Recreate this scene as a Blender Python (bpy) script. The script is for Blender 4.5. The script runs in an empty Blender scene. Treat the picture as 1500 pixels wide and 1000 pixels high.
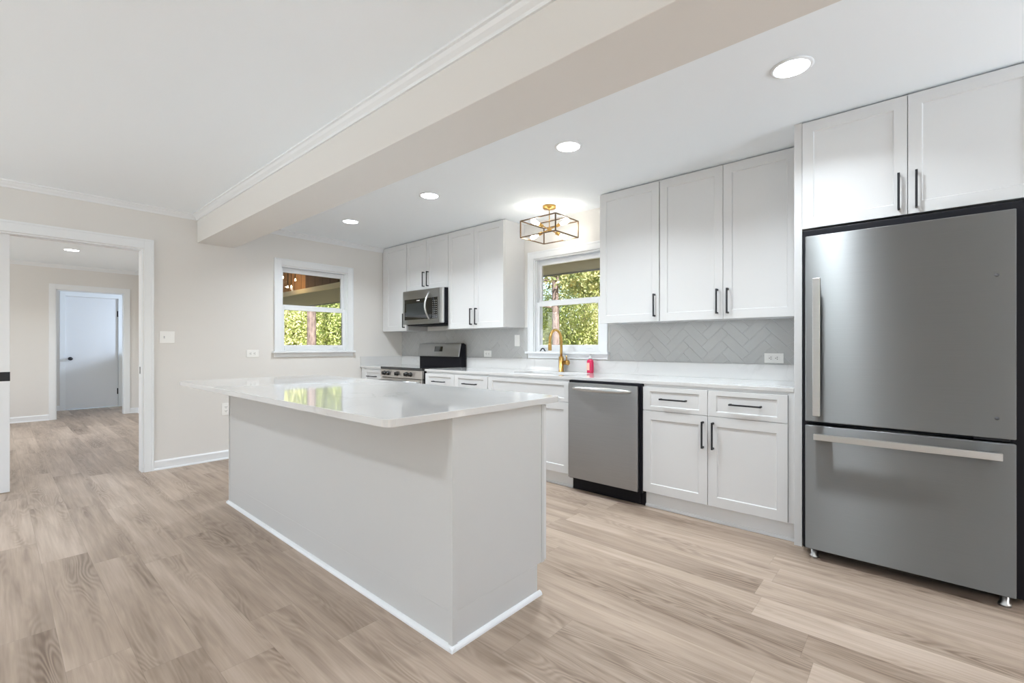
import bpy, math, random
import numpy as np
from mathutils import Vector, Matrix

S = bpy.context.scene
COL = S.collection
random.seed(7)

# ------------------------------------------------------------------ camera
cam_d = bpy.data.cameras.new('camera')
cam_d.sensor_width = 36.0
cam_d.lens = 671.156 / 1500.0 * 36.0
cam_d.shift_y = 7.12 / 1500.0
cam_d.clip_start = 0.02
cam_d.clip_end = 200
cam = bpy.data.objects.new('camera', cam_d)
cam.location = (5.3044, -3.729, 1.1528)
cam.rotation_euler = (math.radians(90), 0, math.radians(41.4252))
COL.objects.link(cam)
S.camera = cam

# ------------------------------------------------------------------ view
S.view_settings.view_transform = 'Standard'
S.view_settings.look = 'None'
S.view_settings.gamma = 1.0
S.view_settings.use_curve_mapping = False
S.view_settings.exposure = 0.17
S.render.film_transparent = False
S.cycles.max_bounces = 14
S.cycles.diffuse_bounces = 8
S.cycles.glossy_bounces = 5
S.cycles.transmission_bounces = 6
S.cycles.transparent_max_bounces = 12
S.cycles.sample_clamp_indirect = 6.0
S.cycles.caustics_reflective = False
S.cycles.caustics_refractive = False
S.cycles.use_denoising = True

# ------------------------------------------------------------------ world
W = bpy.data.worlds.new('sky')
S.world = W
W.use_nodes = True
wn = W.node_tree
for n in list(wn.nodes):
    wn.nodes.remove(n)
sky = wn.nodes.new('ShaderNodeTexSky')
sky.sky_type = 'NISHITA'
sky.sun_disc = False
sky.sun_elevation = math.radians(42)
sky.sun_rotation = math.radians(110)
sky.air_density = 1.0
sky.dust_density = 2.0
bgn = wn.nodes.new('ShaderNodeBackground')
bgn.inputs['Strength'].default_value = 0.45
wo = wn.nodes.new('ShaderNodeOutputWorld')
wn.links.new(sky.outputs[0], bgn.inputs[0])
wn.links.new(bgn.outputs[0], wo.inputs[0])

LAMP = 1.0


def sun(name, dirv, strength, color, angle):
    d = bpy.data.lights.new(name, 'SUN')
    d.energy = strength
    d.color = color
    d.angle = angle
    o = bpy.data.objects.new(name, d)
    o.rotation_euler = Vector(dirv).to_track_quat('-Z', 'Y').to_euler()
    COL.objects.link(o)
    return o


def area(name, loc, dirv, sx, sy, power, color=(1, 1, 1), spread=math.pi):
    d = bpy.data.lights.new(name, 'AREA')
    d.shape = 'RECTANGLE'
    d.size = sx
    d.size_y = sy
    d.energy = power
    d.color = color
    d.spread = spread
    o = bpy.data.objects.new(name, d)
    o.location = loc
    o.rotation_euler = Vector(dirv).to_track_quat('-Z', 'Z').to_euler()
    COL.objects.link(o)
    return o


sun('sun', (-0.62, 0.42, -0.66), 20.0, (1.0, 0.97, 0.91), math.radians(1.0))
# fill lamps at unseen windows added in the wall behind the camera, aimed upwards
area('added_south_fill', (1.75, -7.62, 1.35), (0, 1, 0.9), 2.7, 1.5, 41, (0.78, 0.90, 1.0), math.radians(110))
area('added_south_fill', (7.3, -7.62, 1.35), (-0.2, 1, 0.9), 1.2, 1.5, 20, (0.78, 0.90, 1.0), math.radians(110))
# fill lamps at unseen openings added in the right hand wall, aimed upwards
area('added_east_fill', (8.42, -5.3, 1.4), (-1, 0, 1.0), 1.9, 1.1, 30, (0.76, 0.88, 1.0), math.radians(105))
area('added_east_fill', (8.42, -1.45, 1.4), (-1, -0.1, 1.0), 1.2, 1.1, 40, (0.76, 0.88, 1.0), math.radians(105))
# daylight through the window of the small back hall
area('daylight_hall_window', (-5.15, -0.15, 1.78), (-0.42, -1, -0.2), 0.35, 0.10, 25, (0.66, 0.80, 1.0), math.radians(110))
# daylight through the hall room's own window, on its left
area('daylight_side_window', (-2.4, -6.4, 1.5), (0, 1, 0), 1.6, 1.4, 44, (0.95, 0.98, 1.0))


# ------------------------------------------------------------------ materials
def new_mat(name):
    m = bpy.data.materials.new(name)
    m.use_nodes = True
    return m, m.node_tree, m.node_tree.nodes['Principled BSDF']


def lin(c):
    c = c / 255.0
    return c / 12.92 if c <= 0.04045 else ((c + 0.055) / 1.055) ** 2.4


def rgb(r, g, b):
    return (lin(r), lin(g), lin(b), 1.0)


def simple(name, col, rough=0.5, metal=0.0, bump=0.0, bscale=200.0, spec=0.5, vary=0.0, coat=0.0):
    m, nt, p = new_mat(name)
    p.inputs['Base Color'].default_value = col
    p.inputs['Roughness'].default_value = rough
    p.inputs['Metallic'].default_value = metal
    p.inputs['Specular IOR Level'].default_value = spec
    p.inputs['Coat Weight'].default_value = coat
    tc = nt.nodes.new('ShaderNodeTexCoord')
    nz = nt.nodes.new('ShaderNodeTexNoise')
    nz.inputs['Scale'].default_value = bscale
    nt.links.new(tc.outputs['Object'], nz.inputs['Vector'])
    if bump:
        b = nt.nodes.new('ShaderNodeBump')
        b.inputs['Strength'].default_value = bump
        b.inputs['Distance'].default_value = 0.002
        nt.links.new(nz.outputs['Fac'], b.inputs['Height'])
        nt.links.new(b.outputs[0], p.inputs['Normal'])
    if vary:
        mx = nt.nodes.new('ShaderNodeMixRGB')
        mx.inputs[1].default_value = col
        mx.inputs[2].default_value = tuple(c * (1 - vary) for c in col[:3]) + (1,)
        nt.links.new(nz.outputs['Fac'], mx.inputs[0])
        nt.links.new(mx.outputs[0], p.inputs['Base Color'])
    return m


def emit(name, col, strength):
    m, nt, p = new_mat(name)
    p.inputs['Base Color'].default_value = (0.8, 0.8, 0.8, 1)
    p.inputs['Emission Color'].default_value = col
    p.inputs['Emission Strength'].default_value = strength
    return m


def steel(name, base=0.5, rough=0.32, axis='X', aniso=0.6, tint=(1, 1, 1), amp=0.08):
    """brushed stainless steel, brushing along the given axis"""
    m, nt, p = new_mat(name)
    N, L = nt.nodes, nt.links
    tc = N.new('ShaderNodeTexCoord')
    mp = N.new('ShaderNodeMapping')
    sc = {'X': (3, 400, 400), 'Z': (400, 400, 3), 'Y': (400, 3, 400)}[axis]
    mp.inputs['Scale'].default_value = sc
    nz = N.new('ShaderNodeTexNoise')
    nz.inputs['Scale'].default_value = 1.0
    nz.inputs['Detail'].default_value = 3
    L.new(tc.outputs['Object'], mp.inputs[0])
    L.new(mp.outputs[0], nz.inputs['Vector'])
    cr = N.new('ShaderNodeMapRange')
    cr.inputs['To Min'].default_value = base * (1 - amp)
    cr.inputs['To Max'].default_value = base * (1 + amp)
    L.new(nz.outputs['Fac'], cr.inputs['Value'])
    cb = N.new('ShaderNodeCombineColor')
    for i in range(3):
        mu = N.new('ShaderNodeMath')
        mu.operation = 'MULTIPLY'
        mu.inputs[1].default_value = tint[i]
        L.new(cr.outputs[0], mu.inputs[0])
        L.new(mu.outputs[0], cb.inputs[i])
    L.new(cb.outputs[0], p.inputs['Base Color'])
    p.inputs['Metallic'].default_value = 1.0
    p.inputs['Roughness'].default_value = rough
    p.inputs['Anisotropic'].default_value = aniso
    tg = N.new('ShaderNodeTangent')
    tg.direction_type = 'RADIAL'
    tg.axis = 'Z'
    L.new(tg.outputs[0], p.inputs['Tangent'])
    p.inputs['Anisotropic Rotation'].default_value = 0.25 if axis == 'X' else 0.0
    b = N.new('ShaderNodeBump')
    b.inputs['Strength'].default_value = 0.06
    b.inputs['Distance'].default_value = 0.0006
    L.new(nz.outputs['Fac'], b.inputs['Height'])
    L.new(b.outputs[0], p.inputs['Normal'])
    return m


def floor_mat():
    m, nt, p = new_mat('vinyl_plank')
    N, L = nt.nodes, nt.links
    tc = N.new('ShaderNodeTexCoord')
    sp = N.new('ShaderNodeSeparateXYZ')
    L.new(tc.outputs['Object'], sp.inputs[0])

    def math_(op, a, b=None, c=None):
        n = N.new('ShaderNodeMath')
        n.operation = op
        for i, v in enumerate((a, b, c)):
            if v is None:
                continue
            if isinstance(v, (int, float)):
                n.inputs[i].default_value = v
            else:
                L.new(v, n.inputs[i])
        return n.outputs[0]
    PW, PL = 0.181, 1.22
    yv = math_('DIVIDE', math_('ADD', sp.outputs[1], 20.03), PW)
    row = math_('FLOOR', yv)
    fy = math_('FRACT', yv)
    wn1 = N.new('ShaderNodeTexWhiteNoise')
    wn1.noise_dimensions = '1D'
    L.new(row, wn1.inputs['W'])
    xv = math_('ADD', math_('DIVIDE', math_('ADD', sp.outputs[0], 20.0), PL), math_('MULTIPLY', wn1.outputs['Value'], 7.3))
    idx = math_('FLOOR', xv)
    fx = math_('FRACT', xv)
    cv = N.new('ShaderNodeCombineXYZ')
    L.new(row, cv.inputs[0])
    L.new(idx, cv.inputs[1])
    wn2 = N.new('ShaderNodeTexWhiteNoise')
    wn2.noise_dimensions = '3D'
    L.new(cv.outputs[0], wn2.inputs['Vector'])
    rnd = wn2.outputs['Value']
    # grain coordinates, shifted per plank
    gx = math_('ADD', sp.outputs[0], math_('MULTIPLY', rnd, 37.0))
    gy = math_('ADD', sp.outputs[1], math_('MULTIPLY', rnd, 11.0))
    gv = N.new('ShaderNodeCombineXYZ')
    L.new(gx, gv.inputs[0])
    L.new(gy, gv.inputs[1])

    def noise(scale, detail, sx, sy, dist=0.0):
        mp = N.new('ShaderNodeMapping')
        mp.inputs['Scale'].default_value = (sx, sy, 1)
        L.new(gv.outputs[0], mp.inputs[0])
        n = N.new('ShaderNodeTexNoise')
        n.inputs['Scale'].default_value = scale
        n.inputs['Detail'].default_value = detail
        n.inputs['Distortion'].default_value = dist
        L.new(mp.outputs[0], n.inputs['Vector'])
        return n.outputs['Fac'], mp
    fine, _ = noise(1.0, 6, 4, 110)
    broad, _ = noise(1.0, 3, 0.9, 7.0, 0.4)
    streak, _ = noise(1.0, 4, 2.2, 30, 0.6)
    # cathedral rings
    mpw = N.new('ShaderNodeMapping')
    mpw.inputs['Scale'].default_value = (1.3, 9.0, 1)
    L.new(gv.outputs[0], mpw.inputs[0])
    nr = N.new('ShaderNodeTexNoise')
    nr.inputs['Scale'].default_value = 1.0
    nr.inputs['Detail'].default_value = 1.5
    nr.inputs['Distortion'].default_value = 0.3
    L.new(mpw.outputs[0], nr.inputs['Vector'])
    ring = math_('SINE', math_('MULTIPLY', nr.outputs['Fac'], 115.0))
    ring = math_('MULTIPLY', math_('ADD', ring, 1.0), 0.5)
    # keep rings only where broad noise is high
    mask = math_('MULTIPLY', math_('MAXIMUM', math_('SUBTRACT', broad, 0.46), 0.0), 4.0)
    t = math_('MULTIPLY', rnd, 0.30)
    t = math_('ADD', t, math_('MULTIPLY', math_('SUBTRACT', broad, 0.5), 1.05))
    t = math_('ADD', t, math_('MULTIPLY', math_('SUBTRACT', streak, 0.5), 0.60))
    t = math_('ADD', t, math_('MULTIPLY', math_('SUBTRACT', fine, 0.5), 0.32))
    t = math_('ADD', t, math_('MULTIPLY', math_('MULTIPLY', math_('SUBTRACT', ring, 0.5), mask), 0.34))
    t = math_('ADD', t, 0.36)
    cr = N.new('ShaderNodeValToRGB')
    e = cr.color_ramp.elements
    e[0].position = 0.0
    e[0].color = rgb(206, 189, 174)
    e[1].position = 1.0
    e[1].color = rgb(116, 98, 84)
    k = e.new(0.45)
    k.color = rgb(172, 154, 138)
    L.new(t, cr.inputs[0])
    # seams
    sy_ = math_('MINIMUM', fy, math_('SUBTRACT', 1.0, fy))
    sx_ = math_('MINIMUM', fx, math_('SUBTRACT', 1.0, fx))
    seam = math_('MINIMUM', math_('DIVIDE', math_('MULTIPLY', sy_, PW), 0.0013), math_('DIVIDE', math_('MULTIPLY', sx_, PL), 0.0013))
    seam = math_('MINIMUM', seam, 1.0)
    sm = N.new('ShaderNodeMapRange')
    sm.inputs['To Min'].default_value = 0.72
    L.new(seam, sm.inputs['Value'])
    mx = N.new('ShaderNodeMixRGB')
    mx.blend_type = 'MULTIPLY'
    mx.inputs[0].default_value = 1.0
    L.new(cr.outputs[0], mx.inputs[1])
    cc = N.new('ShaderNodeCombineColor')
    for i in range(3):
        L.new(sm.outputs[0], cc.inputs[i])
    L.new(cc.outputs[0], mx.inputs[2])
    L.new(mx.outputs[0], p.inputs['Base Color'])
    p.inputs['Roughness'].default_value = 0.42
    p.inputs['Specular IOR Level'].default_value = 0.35
    b = N.new('ShaderNodeBump')
    b.inputs['Strength'].default_value = 0.12
    b.inputs['Distance'].default_value = 0.001
    L.new(math_('ADD', math_('MULTIPLY', fine, 0.4), seam), b.inputs['Height'])
    L.new(b.outputs[0], p.inputs['Normal'])
    return m


def quartz_mat():
    m, nt, p = new_mat('quartz')
    N, L = nt.nodes, nt.links
    tc = N.new('ShaderNodeTexCoord')
    n1 = N.new('ShaderNodeTexNoise')
    n1.inputs['Scale'].default_value = 1.1
    n1.inputs['Detail'].default_value = 5
    n1.inputs['Distortion'].default_value = 1.4
    L.new(tc.outputs['Object'], n1.inputs['Vector'])
    a = N.new('ShaderNodeMath')
    a.operation = 'SUBTRACT'
    a.inputs[1].default_value = 0.5
    L.new(n1.outputs['Fac'], a.inputs[0])
    b = N.new('ShaderNodeMath')
    b.operation = 'ABSOLUTE'
    L.new(a.outputs[0], b.inputs[0])
    mr = N.new('ShaderNodeMapRange')
    mr.inputs['From Min'].default_value = 0.0
    mr.inputs['From Max'].default_value = 0.012
    mr.inputs['To Min'].default_value = 1.0
    mr.inputs['To Max'].default_value = 0.0
    L.new(b.outputs[0], mr.inputs['Value'])
    n2 = N.new('ShaderNodeTexNoise')
    n2.inputs['Scale'].default_value = 2.2
    L.new(tc.outputs['Object'], n2.inputs['Vector'])
    m2 = N.new('ShaderNodeMapRange')
    m2.inputs['From Min'].default_value = 0.48
    m2.inputs['From Max'].default_value = 0.68
    L.new(n2.outputs['Fac'], m2.inputs['Value'])
    mu = N.new('ShaderNodeMath')
    mu.operation = 'MULTIPLY'
    L.new(mr.outputs[0], mu.inputs[0])
    L.new(m2.outputs[0], mu.inputs[1])
    mx = N.new('ShaderNodeMixRGB')
    mx.inputs[1].default_value = rgb(212, 212, 212)
    mx.inputs[2].default_value = rgb(198, 198, 198)
    L.new(mu.outputs[0], mx.inputs[0])
    L.new(mx.outputs[0], p.inputs['Base Color'])
    p.inputs['Roughness'].default_value = 0.05
    p.inputs['Specular IOR Level'].default_value = 0.6
    return m


def glass_mat():
    m = bpy.data.materials.new('window_glass')
    m.use_nodes = True
    nt = m.node_tree
    for n in list(nt.nodes):
        nt.nodes.remove(n)
    out = nt.nodes.new('ShaderNodeOutputMaterial')
    mix = nt.nodes.new('ShaderNodeMixShader')
    tr = nt.nodes.new('ShaderNodeBsdfTransparent')
    gl = nt.nodes.new('ShaderNodeBsdfGlossy')
    gl.inputs['Roughness'].default_value = 0.01
    fr = nt.nodes.new('ShaderNodeFresnel')
    fr.inputs['IOR'].default_value = 1.22
    nt.links.new(fr.outputs[0], mix.inputs[0])
    nt.links.new(tr.outputs[0], mix.inputs[1])
    nt.links.new(gl.outputs[0], mix.inputs[2])
    nt.links.new(mix.outputs[0], out.inputs[0])
    return m


def leaf_mat(name, c1, c2, c3):
    m, nt, p = new_mat(name)
    N, L = nt.nodes, nt.links
    tc = N.new('ShaderNodeTexCoord')
    nz = N.new('ShaderNodeTexNoise')
    nz.inputs['Scale'].default_value = 3.5
    nz.inputs['Detail'].default_value = 4
    L.new(tc.outputs['Object'], nz.inputs['Vector'])
    cr = N.new('ShaderNodeValToRGB')
    e = cr.color_ramp.elements
    e[0].position = 0.32
    e[0].color = c1
    e[1].position = 0.68
    e[1].color = c3
    e.new(0.5).color = c2
    L.new(nz.outputs['Fac'], cr.inputs[0])
    L.new(cr.outputs[0], p.inputs['Base Color'])
    p.inputs['Roughness'].default_value = 0.6
    tl = N.new('ShaderNodeBsdfTranslucent')
    L.new(cr.outputs[0], tl.inputs['Color'])
    mx = N.new('ShaderNodeMixShader')
    mx.inputs[0].default_value = 0.45
    out = N['Material Output']
    L.new(p.outputs[0], mx.inputs[1])
    L.new(tl.outputs[0], mx.inputs[2])
    L.new(mx.outputs[0], out.inputs[0])
    return m


def bark_mat(name, c1, c2):
    m, nt, p = new_mat(name)
    N, L = nt.nodes, nt.links
    tc = N.new('ShaderNodeTexCoord')
    mp = N.new('ShaderNodeMapping')
    mp.inputs['Scale'].default_value = (9, 9, 3)
    vo = N.new('ShaderNodeTexVoronoi')
    vo.inputs['Scale'].default_value = 1.6
    L.new(tc.outputs['Object'], mp.inputs[0])
    L.new(mp.outputs[0], vo.inputs['Vector'])
    mx = N.new('ShaderNodeMixRGB')
    mx.inputs[1].default_value = c1
    mx.inputs[2].default_value = c2
    L.new(vo.outputs['Distance'], mx.inputs[0])
    L.new(mx.outputs[0], p.inputs['Base Color'])
    p.inputs['Roughness'].default_value = 0.9
    b = N.new('ShaderNodeBump')
    b.inputs['Strength'].default_value = 0.8
    b.inputs['Distance'].default_value = 0.02
    L.new(vo.outputs['Distance'], b.inputs['Height'])
    L.new(b.outputs[0], p.inputs['Normal'])
    return m


def board_mat(name, c1, c2, width=0.14):
    """vertical wooden boards side by side along X, with thin gaps"""
    m, nt, p = new_mat(name)
    N, L = nt.nodes, nt.links
    tc = N.new('ShaderNodeTexCoord')
    sp = N.new('ShaderNodeSeparateXYZ')
    L.new(tc.outputs['Object'], sp.inputs[0])
    d = N.new('ShaderNodeMath')
    d.operation = 'DIVIDE'
    d.inputs[1].default_value = width
    L.new(sp.outputs[0], d.inputs[0])
    f = N.new('ShaderNodeMath')
    f.operation = 'FRACT'
    L.new(d.outputs[0], f.inputs[0])
    g = N.new('ShaderNodeMath')
    g.operation = 'GREATER_THAN'
    g.inputs[1].default_value = 0.06
    L.new(f.outputs[0], g.inputs[0])
    mp = N.new('ShaderNodeMapping')
    mp.inputs['Scale'].default_value = (14, 14, 1.5)
    nz = N.new('ShaderNodeTexNoise')
    nz.inputs['Scale'].default_value = 2
    nz.inputs['Detail'].default_value = 5
    L.new(tc.outputs['Object'], mp.inputs[0])
    L.new(mp.outputs[0], nz.inputs['Vector'])
    mx = N.new('ShaderNodeMixRGB')
    mx.inputs[1].default_value = c1
    mx.inputs[2].default_value = c2
    L.new(nz.outputs['Fac'], mx.inputs[0])
    m2 = N.new('ShaderNodeMixRGB')
    m2.inputs[1].default_value = tuple(x * 0.25 for x in c1[:3]) + (1,)
    L.new(g.outputs[0], m2.inputs[0])
    L.new(mx.outputs[0], m2.inputs[2])
    L.new(m2.outputs[0], p.inputs['Base Color'])
    p.inputs['Roughness'].default_value = 0.7
    return m


M = {}
M['ceiling'] = simple('ceiling_paint', rgb(243, 249, 254), 0.9, bump=0.05, bscale=350, spec=0.2)
M['wall'] = simple('greige_wall_paint', rgb(224, 222, 219), 0.85, bump=0.05, bscale=300, spec=0.25)
M['trim'] = simple('white_trim_paint', rgb(233, 236, 239), 0.35, bump=0.02, bscale=60)
M['cabinet'] = simple('white_cabinet_lacquer', rgb(215, 216, 217), 0.46, bump=0.02, bscale=80)
M['island'] = simple('island_panel_lacquer', rgb(203, 204, 204), 0.45, bump=0.02, bscale=60)
M['door'] = simple('door_paint', rgb(228, 230, 233), 0.4, bump=0.02, bscale=60)
M['floor'] = floor_mat()
M['quartz'] = quartz_mat()
M['steel'] = steel('brushed_steel', 0.40, 0.32, 'X', 0.85, (0.98, 0.99, 1.0))
M['steel_fr'] = steel('fridge_steel', 0.30, 0.50, 'X', 0.96, (0.96, 0.985, 1.0), 0.05)
M['steel_hi'] = steel('handle_steel', 0.66, 0.28, 'X', 0.4, (0.97, 0.99, 1.0))
M['black'] = simple('black_enamel', (0.006, 0.006, 0.010, 1), 0.5, spec=0.25)
M['blackmetal'] = simple('matte_black_metal', (0.018, 0.019, 0.024, 1), 0.45, 0.3)
M['knob'] = simple('black_knob', (0.012, 0.012, 0.012, 1), 0.25)
M['blackglass'] = simple('black_glass', (0.01, 0.011, 0.013, 1), 0.05, coat=0.6)
M['mwglass'] = simple('microwave_glass', (0.03, 0.035, 0.038, 1), 0.12)
M['panelsteel'] = steel('range_panel_steel', 0.62, 0.4, 'X', 0.4, (1.0, 0.95, 0.9))
M['brass'] = simple('brushed_brass', rgb(205, 164, 96), 0.28, 1.0, bump=0.05, bscale=300)
M['darkbrass'] = simple('aged_bronze', rgb(112, 92, 72), 0.4, 0.85, bump=0.04, bscale=200)
M['plate'] = simple('white_plastic', rgb(240, 240, 238), 0.35)
M['slot'] = simple('dark_slot', (0.02, 0.02, 0.02, 1), 0.6)
M['tile'] = simple('grey_tile_glaze', rgb(184, 185, 185), 0.22, vary=0.06, bscale=9)
M['grout'] = simple('white_grout', rgb(198, 199, 199), 0.9, bump=0.2, bscale=500)
M['glass'] = glass_mat()
M['soap'] = simple('pink_soap', rgb(205, 26, 82), 0.15, coat=0.5)
M['soaplabel'] = simple('soap_label', rgb(232, 190, 170), 0.5)
M['clear'] = simple('frosted_plastic', rgb(214, 216, 216), 0.3)
M['can'] = emit('led_diffuser', (0.90, 0.955, 1.0, 1), 14.0 * LAMP)
M['bulb'] = emit('warm_bulb', (1.0, 0.93, 0.82, 1), 42.0 * LAMP)
M['string'] = emit('string_bulb', (1.0, 0.66, 0.32, 1), 60.0)
M['rubber'] = simple('grey_plug', (0.08, 0.08, 0.085, 1), 0.5)
M['sink'] = simple('white_sink', rgb(206, 207, 209), 0.3)
M['leafA'] = leaf_mat('sunlit_leaves', rgb(104, 126, 66), rgb(164, 178, 102), rgb(220, 220, 166))
M['leafB'] = leaf_mat('pine_needles', rgb(96, 114, 76), rgb(152, 160, 108), rgb(214, 204, 150))
M['leafC'] = leaf_mat('pale_leaves', rgb(136, 150, 94), rgb(190, 194, 132), rgb(226, 218, 178))
M['bark'] = bark_mat('pine_bark', rgb(66, 56, 52), rgb(112, 98, 92))
M['barkpale'] = bark_mat('pale_bark', rgb(112, 104, 98), rgb(140, 132, 126))
M['grass'] = simple('ground_leaves', rgb(128, 116, 74), 0.95, bump=1.0, bscale=3, vary=0.5)
M['roof'] = simple('roof_shingle', rgb(92, 88, 84), 0.9, bump=0.6, bscale=40, vary=0.3)
M['soffit'] = simple('grey_green_soffit', rgb(186, 184, 178), 0.8, vary=0.1, bscale=6)
M['beige'] = simple('beige_fascia', rgb(236, 230, 210), 0.7)
M['darkboard'] = board_mat('dark_stained_boards', rgb(84, 64, 56), rgb(106, 82, 70), 0.24)
M['pineboard'] = board_mat('pine_boards', rgb(170, 126, 84), rgb(206, 158, 110), 0.24)
M['siding'] = simple('grey_siding', rgb(150, 150, 146), 0.8)


# ------------------------------------------------------------------ mesh builder
def wloc(o):
    v = Vector((0, 0, 0))
    while o is not None:
        v += Vector(o.location)
        o = o.parent
    return v


class MB:
    def __init__(s):
        s.v = []
        s.f = []
        s.sm = []

    def add(s, verts, faces, smooth=False):
        o = len(s.v)
        s.v += [tuple(map(float, q)) for q in verts]
        s.f += [tuple(i + o for i in f) for f in faces]
        s.sm += [smooth] * len(faces)
        return s

    def box(s, x0, x1, y0, y1, z0, z1):
        x0, x1 = sorted((x0, x1))
        y0, y1 = sorted((y0, y1))
        z0, z1 = sorted((z0, z1))
        v = [(x0, y0, z0), (x1, y0, z0), (x1, y1, z0), (x0, y1, z0), (x0, y0, z1), (x1, y0, z1), (x1, y1, z1), (x0, y1, z1)]
        f = [(3, 2, 1, 0), (4, 5, 6, 7), (0, 1, 5, 4), (1, 2, 6, 5), (2, 3, 7, 6), (3, 0, 4, 7)]
        return s.add(v, f)

    def prism(s, poly, a0, a1, mapf, smooth=False):
        """poly: 2D ccw points; mapf(p, q, a) -> xyz"""
        n = len(poly)
        v = [mapf(p, q, a0) for p, q in poly] + [mapf(p, q, a1) for p, q in poly]
        f = [tuple(reversed(range(n))), tuple(range(n, 2 * n))]
        s.add(v, f)
        fs = [(i, (i + 1) % n, n + (i + 1) % n, n + i) for i in range(n)]
        o = len(s.v) - 2 * n
        s.f += [tuple(i + o for i in f) for f in fs]
        s.sm += [smooth] * len(fs)
        return s

    def cyl(s, p0, p1, r0, r1=None, seg=24, cap=True, smooth=True):
        r1 = r0 if r1 is None else r1
        p0, p1 = Vector(p0), Vector(p1)
        d = (p1 - p0).normalized()
        a = Vector((0, 0, 1)) if abs(d.z) < 0.9 else Vector((1, 0, 0))
        u = d.cross(a).normalized()
        w = d.cross(u)
        v = []
        for p, r in ((p0, r0), (p1, r1)):
            for i in range(seg):
                t = 2 * math.pi * i / seg
                v.append(p + u * math.cos(t) * r + w * math.sin(t) * r)
        f = [(i, (i + 1) % seg, seg + (i + 1) % seg, seg + i) for i in range(seg)]
        s.add(v, f, smooth)
        if cap:
            o = len(s.v) - 2 * seg
            s.f += [tuple(o + i for i in reversed(range(seg))), tuple(o + seg + i for i in range(seg))]
            s.sm += [False, False]
        return s

    def lathe(s, base, prof, seg=28, axis=(0, 0, 1)):
        """prof: list of (r, h) along axis"""
        base = Vector(base)
        d = Vector(axis).normalized()
        a = Vector((0, 0, 1)) if abs(d.z) < 0.9 else Vector((1, 0, 0))
        u = d.cross(a).normalized()
        w = d.cross(u)
        v = []
        for r, h in prof:
            for i in range(seg):
                t = 2 * math.pi * i / seg
                v.append(base + d * h + u * math.cos(t) * r + w * math.sin(t) * r)
        f = []
        for k in range(len(prof) - 1):
            for i in range(seg):
                f.append((k * seg + i, k * seg + (i + 1) % seg, (k + 1) * seg + (i + 1) % seg, (k + 1) * seg + i))
        s.add(v, f, True)
        o = len(s.v) - len(v)
        s.f += [tuple(o + i for i in reversed(range(seg))), tuple(o + (len(prof) - 1) * seg + i for i in range(seg))]
        s.sm += [False, False]
        return s

    def tube(s, pts, r, seg=14, flat=None):
        pts = [Vector(p) for p in pts]
        n = len(pts)
        rs = r if isinstance(r, (list, tuple)) else [r] * n
        v = []
        ref = None
        for k, p in enumerate(pts):
            d = (pts[min(k + 1, n - 1)] - pts[max(k - 1, 0)]).normalized()
            if ref is None:
                a = Vector((0, 0, 1)) if abs(d.z) < 0.9 else Vector((1, 0, 0))
                ref = d.cross(a).normalized()
            u = (ref - d * ref.dot(d)).normalized()
            ref = u
            w = d.cross(u)
            for i in range(seg):
                t = 2 * math.pi * i / seg
                v.append(p + u * math.cos(t) * rs[k] + w * math.sin(t) * rs[k])
        f = []
        for k in range(n - 1):
            for i in range(seg):
                f.append((k * seg + i, k * seg + (i + 1) % seg, (k + 1) * seg + (i + 1) % seg, (k + 1) * seg + i))
        s.add(v, f, True)
        o = len(s.v) - len(v)
        s.f += [tuple(o + i for i in reversed(range(seg))), tuple(o + (n - 1) * seg + i for i in range(seg))]
        s.sm += [False, False]
        return s

    def build(s, name, mat, parent=None, bevel=0.0, seg=2, label=None):
        off = wloc(parent) if parent else Vector((0, 0, 0))
        me = bpy.data.meshes.new(name)
        me.from_pydata([(a - off.x, b - off.y, c - off.z) for a, b, c in s.v], [], s.f)
        me.polygons.foreach_set('use_smooth', s.sm)
        mats = mat if isinstance(mat, list) else [mat]
        for m in mats:
            me.materials.append(m)
        me.update()
        bm = __import__('bmesh').new()
        bm.from_mesh(me)
        __import__('bmesh').ops.recalc_face_normals(bm, faces=bm.faces)
        bm.to_mesh(me)
        bm.free()
        o = bpy.data.objects.new(name, me)
        COL.objects.link(o)
        if parent:
            o.parent = parent
        if bevel:
            b = o.modifiers.new('bevel', 'BEVEL')
            b.width = bevel
            b.segments = seg
            b.limit_method = 'ANGLE'
            b.angle_limit = math.radians(40)
            b.harden_normals = False
        if label:
            o['label'] = label
        return o


def thing(name, label, cat, loc, group=None):
    o = bpy.data.objects.new(name, None)
    o.empty_display_size = 0.1
    o.location = loc
    COL.objects.link(o)
    return tag(o, label, cat, group)


def tag(o, label, cat, group=None):
    o['label'] = label
    o['category'] = cat
    if group:
        o['group'] = group
    return o


def struct(o, label=None):
    o['kind'] = 'structure'
    if label:
        o['label'] = label
    return o


def sempty(name, loc, label=None):
    o = bpy.data.objects.new(name, None)
    o.empty_display_size = 0.1
    o.location = loc
    COL.objects.link(o)
    return struct(o, label)


CEIL = 2.44
# ------------------------------------------------------------------ shell
struct(MB().box(-6.9, 8.2, -7.5, 0.0, -0.1, 0.0).build('floor', M['floor']), 'light beige wood look plank floor')
cb = MB().box(-6.9, 8.2, -7.5, 0.0, CEIL, CEIL + 0.12)
struct(cb.build('ceiling', M['ceiling']), 'white painted ceiling')

WT = 0.14
# opening sizes of the two double hung windows (rough hole)
Z0, Z1 = 1.10, 2.055
# wall with the sink window, y = 0 .. WT
b = MB()
b.box(-0.12, 2.322, 0, WT, 0, CEIL)
b.box(3.117, 8.2, 0, WT, 0, CEIL)
b.box(2.322, 3.117, 0, WT, 0, Z0)
b.box(2.322, 3.117, 0, WT, Z1, CEIL)
struct(b.build('wall_back', M['wall']), 'greige wall behind the cabinets and sink')
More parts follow.
